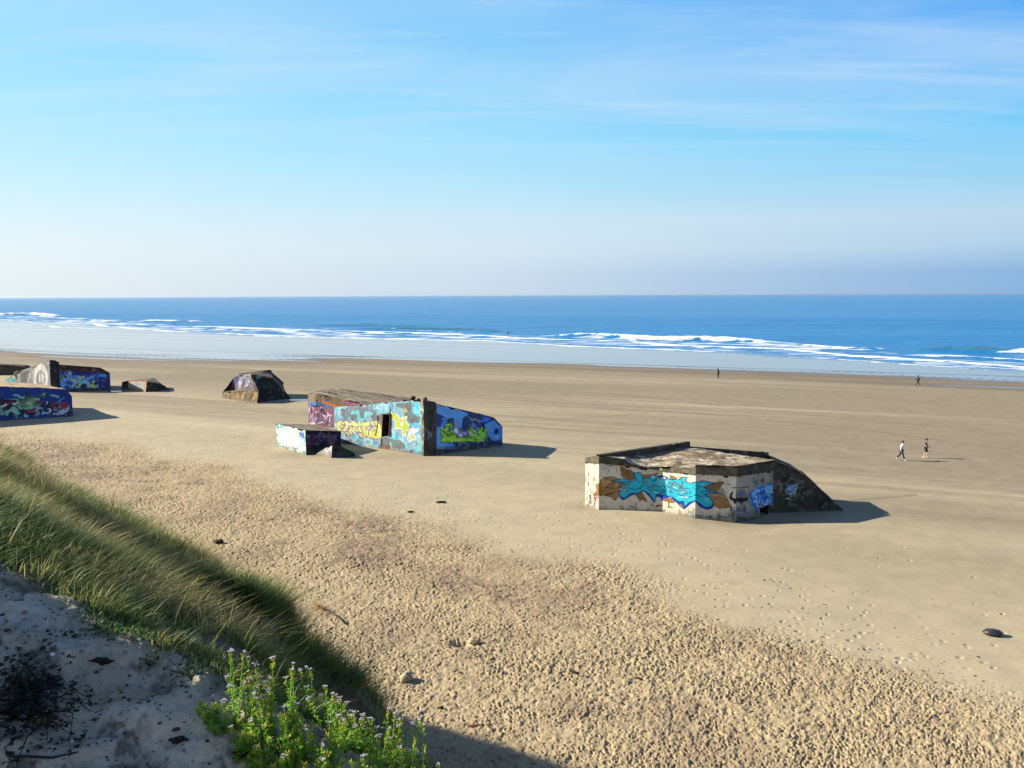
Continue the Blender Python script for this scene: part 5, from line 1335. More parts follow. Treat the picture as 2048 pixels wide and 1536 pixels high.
# ------------------------------------------------------------------ marram grass on the dune
def grass():
    r = np.random.default_rng(5)
    NT_ = 17000
    az = r.uniform(-.74, .16, NT_); y = np.exp(r.uniform(math.log(4.9), math.log(44), NT_))
    x = az * y; n = .73 * x + .68 * y; t = -.68 * x + .73 * y
    clump = fbm(x * .55 + 4, y * .55, 4, 51)
    ridge = np.exp(-((n - 6.6) / 1.6) ** 2)
    gap = path_gap(x, y) + .12 * (fbm(x * .8, y * .8, 3, 57) - .5) * 2 - .18 * sstep(9.5, 8.0, t)
    keep = (gap > -.04) & (n < 9.2) & (r.uniform(0, 1, NT_) < np.clip(sstep(.38, .54, clump) + .5 * ridge + .4 * np.exp(-gap / .5), .10, 1))
    keep &= ~((t < 8.3) & (r.uniform(0, 1, NT_) < .15))
    x, y, clump, n, t = [q[keep] for q in (x, y, clump, n, t)]
    nt_ = len(x); per = 46
    L0 = (.13 + .42 * clump ** 1.2) * r.uniform(.45, 1.4, nt_) * (1 + .35 * np.exp(-((n - 6.8) / 1.5) ** 2)) * np.clip(.36 + y * .038, .5, 1.0)
    hue = np.clip(fbm(x * .7, y * .7, 3, 52) * 1.9 - .45 + r.normal(0, .24, nt_), 0, 1)
    spread = r.uniform(.06, .17, nt_) * np.clip(.5 + y * .04, .6, 1.4)
    X = np.repeat(x, per) + r.normal(0, 1, nt_ * per) * np.repeat(spread, per)
    Y = np.repeat(y, per) + r.normal(0, 1, nt_ * per) * np.repeat(spread, per)
    OX = X - np.repeat(x, per); OY = Y - np.repeat(y, per)
    Lb = np.repeat(L0, per) * r.uniform(.55, 1.15, nt_ * per)
    H = np.repeat(hue, per) + r.normal(0, .16, nt_ * per)
    D = np.repeat(y, per)
    # single tall stems in front
    k = 160
    az2 = r.uniform(-.66, -.25, k); y2 = r.uniform(5.6, 9.5, k); n2 = .73 * az2 * y2 + .68 * y2
    s2 = path_gap(az2 * y2, y2) > .12
    X = np.concatenate([X, (az2 * y2)[s2]]); Y = np.concatenate([Y, y2[s2]]); Lb = np.concatenate([Lb, r.uniform(.22, .45, s2.sum())]); H = np.concatenate([H, r.uniform(.1, 1.2, s2.sum())]); D = np.concatenate([D, y2[s2]])
    Nn = len(X)
    Z = dune_h(X, Y) - .02
    la = np.concatenate([np.repeat(r.normal(.1, .7, nt_), per), r.normal(.1, .8, Nn - nt_ * per)]) + r.normal(0, .7, Nn); lean = np.stack([np.cos(la), np.sin(la), np.zeros(Nn)], 1)
    la2 = r.uniform(0, 6.283, Nn); lean += .45 * np.stack([np.cos(la2), np.sin(la2), np.zeros(Nn)], 1)
    k0 = nt_ * per; rad = np.hypot(OX, OY) + 1e-6; ow = np.clip(rad / np.repeat(spread, per), 0, 2) * .55
    lean[:k0, 0] += OX / rad * ow; lean[:k0, 1] += OY / rad * ow
    bend = r.uniform(.12, .95, Nn); wid = np.maximum(.0032, .00026 * D) * r.uniform(.7, 1.4, Nn)
    wa = r.uniform(0, 6.283, Nn); side = np.stack([np.cos(wa), .35 * np.sin(wa), np.zeros(Nn)], 1); side /= np.linalg.norm(side, axis=1)[:, None]
    root = np.stack([X, Y, Z], 1)
    def st(s): return root + lean * (bend * s * s + .10 * s)[:, None] * Lb[:, None] + np.array([0, 0, 1.0]) * (Lb * (s - .30 * bend * s * s))[:, None]
    one = np.ones(Nn)
    p0, p1, p2, p3 = st(0 * one), st(.4 * one), st(.75 * one), st(one)
    w = wid[:, None] * side
    V = np.stack([p0 - w, p0 + w, p1 - w, p1 + w, p2 - w * .7, p2 + w * .7, p3], 1).reshape(-1, 3)
    b = np.arange(Nn) * 7
    quads = np.concatenate([np.stack([b, b + 1, b + 3, b + 2], 1), np.stack([b + 2, b + 3, b + 5, b + 4], 1)])
    tris = np.stack([b + 4, b + 5, b + 6], 1)
    pal = np.array([[.040, .080, .022], [.080, .128, .030], [.145, .170, .042], [.25, .225, .075], [.38, .31, .15]])
    h = np.clip(H, 0, .999) * (len(pal) - 1.01); i = h.astype(int); f = (h - i)[:, None]
    c = pal[i] * (1 - f) + pal[i + 1] * f
    c = c * 1.32 * r.uniform(.72, 1.28, Nn)[:, None]
    C = np.repeat(c, 7, axis=0)
    me = np_mesh("dune_grass", V, quads=quads, tris=tris, col=C, smooth=True)
    link("dune_grass", me, M_GRASS, None, "green and straw coloured marram grass covering the dune slope", "grass", None, "stuff")


grass()


# ------------------------------------------------------------------ flowering sea rocket in the foreground
def sea_rocket(loc, h, seed, spread=.16, nst=6, flowers=True, wid=1.0, lush=1.0):
    r = random.Random(seed)
    o = thing("sea_rocket", "", "wildflower", tuple(loc), "sea rocket plants on the dune edge")
    mb = MB(); heads = []
    G1, G2, YL = (.29, .47, .055), (.17, .36, .04), (.48, .48, .07)
    for s in range(nst):
        a = r.uniform(0, 6.28); sp = spread * r.uniform(.2, 1.0); hh = h * (1.0 if s == 0 else r.uniform(.55, .97))
        if s == 0: sp *= .3
        tip = np.array([math.cos(a) * sp, math.sin(a) * sp * .8, hh]); mid = np.array([tip[0] * .75 + r.uniform(-.02, .02), tip[1] * .75, hh * .5])
        pts = [np.zeros(3) + np.array([tip[0] * .15, tip[1] * .15, -.05]), mid * np.array([.6, .6, .55]), mid, (mid + tip) / 2 + np.array([0, 0, hh * .03]), tip]
        mb.tube(pts, [.0045, .004, .0034, .0028, .002], 4, [c * r.uniform(.9, 1.3) for c in G1])
        nl = int(26 * lush)
        for k in range(nl):
            u = r.uniform(.02, .93); seg = u * (len(pts) - 1); i = int(seg); f = seg - i; p = pts[i] * (1 - f) + pts[i + 1] * f
            la = r.uniform(0, 6.28); el = r.uniform(.1, 1.0); ln = r.uniform(.022, .055) * (1.25 - .75 * u) * wid
            d = np.array([math.cos(la) * math.cos(el), math.sin(la) * math.cos(el), math.sin(el)]); sd_ = np.cross(d, [0, 0, 1]); sd_ /= np.linalg.norm(sd_) + 1e-6
            w = ln * r.uniform(.10, .17); c = r.choice([G1, G1, G2, G2, YL] if r.random() < .35 else [G1, G2]); c = [q * r.uniform(.75, 1.35) for q in c]
            m1 = p + d * ln * .55 + np.array([0, 0, .004]); e1 = p + d * ln - np.array([0, 0, ln * .15])
            mb.add([p - sd_ * w * .4, p + sd_ * w * .4, m1 + sd_ * w, m1 - sd_ * w, e1], [(0, 1, 2, 3), (3, 2, 4)], c)
            if r.random() < .5:      # side lobe
                q = p + d * ln * .4; d2 = d + sd_ * r.choice([-1, 1]) * .9; d2 /= np.linalg.norm(d2)
                mb.add([q, q + d2 * ln * .35 + np.array([0, 0, w]), q + d2 * ln * .5], [(0, 1, 2)], c)
        for k in range(r.randint(3, 7)):   # plump seed pods under the head
            u = r.uniform(.6, .95); p = mid * (1 - u) + tip * u; la = r.uniform(0, 6.28)
            mb.tube([p, p + np.array([math.cos(la) * .010, math.sin(la) * .010, .008]), p + np.array([math.cos(la) * .013, math.sin(la) * .013, .020])], [.002, .0045, .001], 4, [c * 1.2 for c in YL])
        heads.append(tip)
    link("foliage", mb.mesh("foliage"), M_PLANT, o)
    if flowers:
        for tip in heads[: (nst if flowers is True else flowers)]:
            fb = MB()
            for k in range(r.randint(6, 10)):
                a = r.uniform(0, 6.28); rr = r.uniform(0, .017); c = tip + np.array([math.cos(a) * rr, math.sin(a) * rr, r.uniform(.000, .014)])
                W_ = r.choice([(.66, .58, .68), (.72, .68, .72), (.58, .48, .60)]); s0 = r.uniform(.0045, .007); a0 = r.uniform(0, 1.57); tl = np.array([math.cos(a), math.sin(a), 0]) * .004
                for q in range(4):
                    aa = a0 + q * 1.571; d = np.array([math.cos(aa), math.sin(aa), .25]); sd_ = np.array([-math.sin(aa), math.cos(aa), 0])
                    fb.add([c, c + d * s0 * .7 + sd_ * s0 * .55, c + d * s0 * 1.25, c + d * s0 * .7 - sd_ * s0 * .55], [(0, 1, 2, 3)], W_)
                fb.tube([c - np.array([0, 0, .012]), c], [.0012, .002], 3, (.12, .22, .06))
            link("flower_head", fb.mesh("flower_head"), M_PLANT, o)
    return o


def on_dune(px, py, h):
    """ground point of a plant h metres tall whose tip shows at (px,py)"""
    best = None
    for y in np.arange(3.5, 6.6, .03):
        p = W(px, py, y); g = p[2] - zd(p[0], p[1])
        if best is None or abs(g - h) < best[0]: best = (abs(g - h), p[0], y, p[2] - g, g)
    return best


FL = [  # tip in the photo, height, label
    (470, 1302, .40, 5, "tall sea rocket with the topmost pale flower head, leaning left above the sand crest"), (500, 1318, .36, 4, "sea rocket with a yellow-green bare seed spike among the tallest stems"), (537, 1317, .40, 5, "sea rocket with pale flowers, right of the topmost flower head"), (578, 1328, .36, 3, "single arching sea rocket stem with white flowers against the dark grass"),
    (611, 1338, .36, 4, "sea rocket stem bent far to the right with pale pink flowers"), (483, 1371, .26, 5, "short sea rocket with a white flower low on the left of the clump"), (545, 1384, .26, 5, None), (655, 1373, .30, 6, "sea rocket with a broad white flower head in the middle of the clump"),
    (612, 1383, .28, 5, None), (640, 1392, .28, 6, None), (674, 1395, .26, 5, None), (708, 1424, .24, 6, None), (730, 1432, .24, 5, None), (742, 1448, .22, 5, None),
    (776, 1421, .30, 6, "upright sea rocket with lilac flowers beside the dark cliff edge"), (793, 1427, .28, 4, None), (826, 1440, .30, 6, "sea rocket with a lilac head near the right end of the clump"), (842, 1458, .26, 4, None), (877, 1467, .30, 3, "rightmost sea rocket, a lone thin stem with one pale flower"),
    (560, 1420, .22, 7, None), (610, 1440, .22, 7, None), (660, 1450, .24, 7, None), (705, 1475, .24, 7, None), (760, 1470, .24, 7, None), (800, 1480, .24, 7, None), (650, 1490, .22, 7, None), (590, 1480, .2, 7, None), (720, 1510, .22, 7, None), (545, 1470, .2, 6, None), (780, 1515, .22, 7, None), (840, 1505, .2, 6, None), (500, 1440, .2, 6, None), (450, 1420, .16, 6, "low leafy sea rocket without flowers at the left end of the clump"), (470, 1455, .18, 6, None), (420, 1405, .12, 5, None), (640, 1525, .2, 7, None), (690, 1540, .2, 7, None), (560, 1520, .18, 7, None), (820, 1540, .2, 7, None), (500, 1500, .18, 6, None), (745, 1490, .2, 6, None), (600, 1410, .24, 6, None), (690, 1430, .22, 6, None), (520, 1400, .22, 6, None)]
for i, (px, py, h, ns, lb) in enumerate(FL):
    _, x, y, z, g = on_dune(px, py, h)
    fl = 0 if lb and "without" in lb else (True if i < 19 else 2)
    o = sea_rocket((x, y, z), g if abs(g - h) < .15 else h, 300 + i, .13 if ns > 4 else .07, ns, fl if i < 19 else (1 if i % 2 else 0), 1.0, 1.0 if i < 19 else 1.5)
    o["label"] = lb or ("bushy green sea rocket with narrow leaves and small pale flowers in the foreground clump" if (i < 19 or i % 2) else "leafy green sea rocket without flowers")

# small creeping plants and the dark scrub on the bare slope
def creeper(px, py, rad, nleaf, seed, label, colr, depth=None, hgt=.05, size=.03):
    r = random.Random(seed); _, x, y, z, g = on_dune(px, py, .03)
    o = thing("creeping_plant", label, "weed", (x, y, z)); mb = MB()
    for k in range(nleaf):
        a = r.uniform(0, 6.28); rr = rad * math.sqrt(r.random()); lx, ly = math.cos(a) * rr, math.sin(a) * rr; lz = zd(x + lx, y + ly) - z + r.uniform(.0, hgt)
        d = np.array([r.uniform(-1, 1), r.uniform(-1, 1), r.uniform(0, .9)]); d /= np.linalg.norm(d); s_ = np.cross(d, [0, 0, 1]); s_ /= np.linalg.norm(s_) + 1e-6; L = size * r.uniform(.6, 1.4); p = np.array([lx, ly, lz]); c = [q * r.uniform(.6, 1.4) for q in colr]
        mb.add([p, p + d * L * .5 + s_ * L * .28, p + d * L, p + d * L * .5 - s_ * L * .28], [(0, 1, 2, 3)], c)
    stem = MB()
    for k in range(7):
        a = r.uniform(0, 6.28); e = rad * r.uniform(.5, 1); q = [(math.cos(a) * e * f, math.sin(a) * e * f, zd(x + math.cos(a) * e * f, y + math.sin(a) * e * f) - z + hgt * .5 * f + .006) for f in (0, .5, 1)]
        stem.tube(q, [.004, .003, .002], 4, (.10, .08, .04))
    link("leaves", mb.mesh("leaves", False), M_PLANT, o); link("stems", stem.mesh("stems"), M_PLANT, o)


creeper(195, 1250, .12, 70, 1, "small bright green creeping weed on the sand crest, left of a larger patch", (.07, .15, .035))
creeper(250, 1262, .14, 90, 2, "broader dark green creeping weed trailing down the sand crest", (.045, .105, .03))
creeper(315, 1283, .09, 60, 3, "green creeping weed at the foot of the grass beside a thin pale stalk", (.07, .15, .035))
creeper(372, 1345, .14, 80, 4, "dark creeping weed in a diagonal strip on the bare sand slope", (.035, .075, .03))
creeper(298, 1325, .05, 26, 5, "tiny creeping weed alone in the middle of the bare sand slope", (.045, .09, .03))

def scrub():
    r = random.Random(9); px, py = 30, 1390
    _, x, y, z, g = on_dune(px, py, .02)
    o = thing("shrub", "dark leafless scrub bush in deep shade at the left edge of the sand slope", "shrub", (x, y, z)); mb = MB(); lf = MB()
    for k in range(80):
        a = r.uniform(-.6, 6.0); L = r.uniform(.2, .52); q = np.array([r.uniform(-.22, .16), r.uniform(-.12, .18), 0]); q[2] = zd(x + q[0], y + q[1]) - z - .02; d = np.array([math.cos(a) * .7, math.sin(a) * .5, r.uniform(.15, .8)]); pts = [q]
        for s in range(3): d = d + np.array([r.uniform(-.4, .4), r.uniform(-.4, .4), -.25]); pts.append(pts[-1] + d / np.linalg.norm(d) * L / 3)
        mb.tube(pts, [.006, .004, .003, .0015], 4, (.045, .035, .028))
        for p in pts[1:]:
            for j in range(9):
                e = np.array([r.uniform(-1, 1), r.uniform(-1, 1), r.uniform(-.6, .8)]) * .06; t_ = np.array([r.uniform(-1, 1), r.uniform(-1, 1), r.uniform(-.5, .5)]) * .03
                lf.add([p + e, p + e + t_, p + e + t_ * .5 + np.array([t_[1], -t_[0], .01])], [(0, 1, 2)], [c * r.uniform(.5, 1.4) for c in (.028, .034, .020)])
    link("twigs", mb.mesh("twigs"), M_PLANT, o); link("leaves", lf.mesh("leaves", False), M_PLANT, o)


scrub()

# thin dry stalks at the lower edge of the view
def dry_stems(px, py, n, seed, label, h=1.0, y0=4.2):
    r = random.Random(seed); x = W(px, py, y0)[0]; z = zd(x, y0); o = thing("dry_plant", label, "dry plant", (x, y0, z)); mb = MB()
    top = W(px, py, y0)[2] - z
    for k in range(n):
        q = np.array([r.uniform(-.12, .12), r.uniform(-.1, .1), 0]); pts = [q]; d = np.array([r.uniform(-.22, .22), r.uniform(-.1, .1), 1.0]); H_ = top * r.uniform(.80, 1.0)
        for s in range(6): d = d + np.array([r.uniform(-.1, .1), r.uniform(-.06, .06), 0]); pts.append(pts[-1] + d / np.linalg.norm(d) * H_ / 6)
        mb.tube(pts, [.0035, .003, .003, .0025, .002, .0016, .001], 4, [c * r.uniform(.6, 1.2) for c in (.22, .15, .09)])
        for b_ in range(r.randint(1, 4)):
            p = pts[r.randint(3, 5)]; e = p + np.array([r.uniform(-.07, .07), r.uniform(-.05, .05), r.uniform(.03, .10)]); mb.tube([p, e], [.0016, .0007], 3, (.20, .14, .09))
    link("stalks", mb.mesh("stalks"), M_PLANT, o)


dry_stems(1190, 1468, 5, 1, "leftmost tuft of thin bare brown stalks at the bottom edge of the sand")
dry_stems(1262, 1472, 6, 2, "dry brown stalks forking near the bottom, middle tuft of three")
dry_stems(1330, 1462, 6, 3, "tallest dry brown stalks at the bottom, rightmost tuft of three")

# ------------------------------------------------------------------ crumbs, shells and seaweed
def crumbs():
    r = np.random.default_rng(3); V = []; Fq = []; C = []
    base = MB(); base.blob((0, 0, 0), 1, None, .35, 2, 6, 4); bv = np.array(base.v); bf = base.f
    n = 2600; az = r.uniform(-.66, .1, n); y = r.uniform(3.9, 6.0, n); x = az * y; nn_ = .73 * x + .68 * y
    k = (nn_ < 2.6); x, y = x[k], y[k]; z = dune_h(x, y); mb = MB()
    for i in range(len(x)):
        s = abs(r.normal(0, .0045)) + .002; sc = np.array([s * r.uniform(.8, 1.8), s * r.uniform(.8, 1.5), s * .7]); c = [(.05, .04, .035), (.08, .06, .045), (.30, .25, .18), (.22, .17, .11)][r.integers(0, 4)]
        mb.add(bv * sc + np.array([x[i], y[i], z[i] + s * .3]), bf, c)
    link("sand_crumbs", mb.mesh("sand_crumbs"), M_DARK, None, "dark crumbs of peat and shell grit strewn over the bare dune sand", "grit", None, "stuff")


crumbs()


def flecks():
    """torn bits of seaweed scattered over the upper beach"""
    r = np.random.default_rng(8); n = 5200
    u = r.uniform(-.66, .66, n); yb = np.interp(u, TROD_U, TROD_Y); f = r.uniform(.45, 1.30, n); y = yb * f; x = u * y
    dens = np.where(f > 1.0, np.exp(-(f - 1) * 8) * .8 * sstep(.3, .6, fbm(x * .14, y * .14, 3, 55)), .30 + .9 * sstep(.45, .7, fbm(x * .12, y * .12, 3, 83)))
    k = (r.uniform(0, 1, n) < dens) & (y > 16); x, y = x[k], y[k]; z = beach_base(x, y)
    V = []; Q = []; C = []
    for i in range(len(x)):
        s = .035 + abs(r.normal(0, .035)); a = r.uniform(0, 3.14); ca, sa = math.cos(a) * s, math.sin(a) * s; b = len(V); h = r.uniform(.015, .05); w = r.uniform(.3, .6)
        cx_, cy_, cz_ = x[i], y[i], z[i]
        for (p, q, hh) in ((-1, 0, 0), (0, -w, h * .6), (1, 0, h * .3), (0, w, h * .7)):
            V.append((cx_ + ca * p - sa * q, cy_ + sa * p + ca * q, cz_ + hh))
        V.append((cx_, cy_, cz_ + h)); 
        for j in range(4): Q.append((b + j, b + (j + 1) % 4, b + 4))
        c = [(.028, .022, .018), (.05, .035, .025), (.07, .045, .03)][r.integers(0, 3)]; C += [c] * 5
    me = np_mesh("seaweed_scraps", np.array(V), tris=np.array(Q), col=np.array(C), smooth=False)
    link("seaweed_scraps", me, M_DARK, None, "dark scraps of seaweed scattered over the trodden upper beach", "seaweed", None, "stuff")


flecks()


def lump(name, label, cat, px, py, r, col, jit, seed, mat=None, sink=.35, rot=0, extra=None, z=None):
    g = G(px, py); zz_ = zb(g[0], g[1]) if z is None else z
    o = thing(name, label, cat, (g[0], g[1], zz_)); mb = MB()
    mb.blob((0, 0, r[2] * (1 - sink) * .9), r, col, jit, seed, 18, 12)
    if extra: extra(mb)
    link(cat if cat not in ("seaweed",) else "weed_heap", mb.mesh(name), mat or M_DARK, o); o.rotation_euler = (0, 0, rot)
    return o


def lump1(name, label, cat, px, py, r, col, jit, seed, mat=None, sink=.35, rot=0, parts=None):
    g = G(px, py); mb = MB(); mb.blob((0, 0, r[2] * (1 - sink) * .9), r, col, jit, seed, 18, 12)
    if parts: parts(mb)
    o = link(name, mb.mesh(name), mat or M_DARK, None, label, cat, None, None, (g[0], g[1], zb(g[0], g[1]))); o.rotation_euler = (0, 0, rot)
    return o


lump1("boulder", "black wet boulder lying alone on the smooth sand at the right edge", "boulder", 1985, 1270, (.36, .26, .17), (.030, .026, .024), .17, 3, M_ROCKS, .25, -.15)
lump1("driftwood_log", "short black log lying on the pale sand beyond the trodden strip", "driftwood", 882, 1006, (.40, .10, .085), (.025, .020, .018), .12, 4, None, .2, .05)
lump1("seaweed_heap", "small black heap of seaweed on the trodden sand close to the grassy dune", "seaweed", 437, 1087, (.33, .2, .13), (.022, .018, .016), .35, 5, None, .4, -.3)
lump1("seaweed_heap", "flat black strip of seaweed at the lower beach, left of a thinner one", "seaweed", 1150, 1347, (.17, .07, .045), (.025, .02, .016), .35, 6, None, .4, -.5)
lump1("seaweed_heap", "thin black strand of seaweed, right of the flat black strip", "seaweed", 1276, 1359, (.19, .05, .04), (.025, .02, .016), .35, 7, None, .4, -.4)
lump1("seaweed_heap", "little dark clump of seaweed on pale sand near the bottom, below the sand lump", "seaweed", 882, 1418, (.09, .07, .05), (.03, .025, .02), .3, 8, None, .4, 0)
lump1("seaweed_heap", "tiny dark row of seaweed at the border of the trodden strip below the log", "seaweed", 820, 1025, (.24, .10, .06), (.03, .024, .02), .4, 9, None, .4, .1)
lump1("sand_lump", "cone-shaped lump of dug sand on the trodden beach near the cliff edge", "sand lump", 815, 1362, (.24, .2, .20), (.40, .33, .20), .22, 10, None, .45, .3)
lump1("sand_lump", "low crumbling heap of sand thrown up beside a dug hole", "sand lump", 948, 1287, (.22, .16, .12), (.47, .37, .21), .25, 11, None, .5, .3)
lump1("seaweed_heap", "rust-brown smear of dried seaweed on the sand above the bottom edge", "seaweed", 952, 1453, (.28, .08, .03), (.13, .055, .03), .4, 12, None, .4, .15)


def dry_bush():
    g = G(668, 1238); o = thing("dead_branch", "dead orange-brown branch with a dark forked root lying on the trodden sand", "branch", (g[0], g[1], zb(g[0], g[1]))); r = random.Random(4)
    def rel(px, py, z=.08): q = G(px, py); return np.array([q[0] - g[0], q[1] - g[1], z])
    mb = MB(); mb.tube([rel(640, 1221, .12), rel(655, 1227, .16), rel(668, 1235, .14), rel(682, 1245, .10), rel(691, 1251, .05)], [.015, .022, .028, .034, .03], 6, (.09, .05, .03)); mb.tube([rel(673, 1238, .12), rel(671, 1245, .06), rel(666, 1249, .01)], [.025, .02, .012], 5, (.05, .035, .028)); mb.tube([rel(668, 1237, .12), rel(662, 1236, .05)], [.02, .012], 5, (.05, .035, .028))
    link("stem", mb.mesh("stem"), M_DARK, o)
    tw = MB()
    for k in range(60):
        f = r.random(); p = rel(640 + 14 * f, 1221 + 6 * f, .13); pts = [p]; d = np.array([-.9 + r.uniform(-.5, .5), r.uniform(-.3, 1.0), r.uniform(.1, .7)]); L = r.uniform(.3, .75)
        for s in range(3): d = d + np.array([r.uniform(-.5, .5), r.uniform(-.5, .5), r.uniform(-.3, .2)]); pts.append(pts[-1] + d / np.linalg.norm(d) * L / 3); pts[-1][2] = max(.01, pts[-1][2])
        tw.tube(pts, [.007, .006, .005, .003], 3, [c * r.uniform(.7, 1.3) for c in (.34, .17, .05)])
    link("twigs", tw.mesh("twigs"), M_DARK, o)


dry_bush()
# snail shells and a burnt stick on the slope
for px, py, lb, rr in ((105, 1305, "white snail shell on the dark sand slope below the scrub shadow", .012), (45, 1438, "larger white snail shell near the lower left corner", .018), (145, 1483, "small pale shell at the bottom left among the crumbs", .010)):
    _, x, y, z, g_ = on_dune(px, py, .008); mb = MB(); mb.blob((0, 0, rr * .6), (rr * 1.2, rr, rr * .9), (.72, .70, .66), .05, 3, 10, 7); mb.blob((rr * .9, -rr * .3, rr * .5), (rr * .55, rr * .5, rr * .5), (.62, .58, .52), .05, 4, 8, 5)
    link("snail_shell", mb.mesh("snail_shell"), M_CLOTH, None, lb, "shell", None, None, (x, y, z))
_, x, y, z, g_ = on_dune(85, 1520, .01); mb = MB(); mb.tube([(-.24, .0, .012), (-.1, .01, .014), (.05, .0, .012), (.17, .02, .03)], [.005, .006, .006, .004], 6, (.03, .025, .02))
link("stick", mb.mesh("stick"), M_DARK, None, "thin black stick lying across the bottom left corner", "stick", None, None, (x, y, z))
for px, py, s, lb in ((480, 1505, .03, "dark brown bark scrap standing in the pale sand left of the flowers"), (205, 1325, .032, "black clod of peat in the middle of the bare sand slope"), (355, 1478, .03, "black clod of peat lying left of the bark scrap, near the bottom")):
    _, x, y, z, g_ = on_dune(px, py, .02); mb = MB(); mb.blob((0, 0, .012), (s * 1.3, s * .7, s * .55), (.022, .018, .015), .75, int(px), 20, 14, 2.4); link("peat_clod", mb.mesh("peat_clod"), M_DARK, None, lb, "clod", None, None, (x, y, z))


# ------------------------------------------------------------------ people
def skin_mesh(name, joints, edges, root, sub=1):
    keys = list(joints); idx = {k: i for i, k in enumerate(keys)}
    me = bpy.data.meshes.new(name + "_cage"); me.from_pydata([joints[k][0] for k in keys], [(idx[a], idx[b]) for a, b in edges], [])
    o = bpy.data.objects.new(name + "_cage", me); COL.objects.link(o)
    md = o.modifiers.new("Skin", 'SKIN'); md.use_smooth_shade = True
    sv = me.skin_vertices[0].data if me.skin_vertices else None
    if sv is None:
        bpy.context.view_layer.objects.active = o; sv = o.data.skin_vertices[0].data
    for k in keys:
        r = joints[k][1]; sv[idx[k]].radius = (r, r) if not hasattr(r, '__len__') else r; sv[idx[k]].use_root = (k == root)
    s2 = o.modifiers.new("Sub", 'SUBSURF'); s2.levels = sub; s2.render_levels = sub
    dg = bpy.context.evaluated_depsgraph_get(); dg.update()
    out = bpy.data.meshes.new_from_object(o.evaluated_get(dg)); out.name = name
    bpy.data.objects.remove(o); bpy.data.meshes.remove(me)
    out.polygons.foreach_set("use_smooth", np.ones(len(out.polygons), bool))
    return out


def colour_mesh(me, c):
    a = me.color_attributes.get("Col") or me.color_attributes.new("Col", 'FLOAT_COLOR', 'POINT')
    d = np.ones((len(me.vertices), 4), np.float32); d[:, :3] = c; a.data.foreach_set("color", d.ravel())


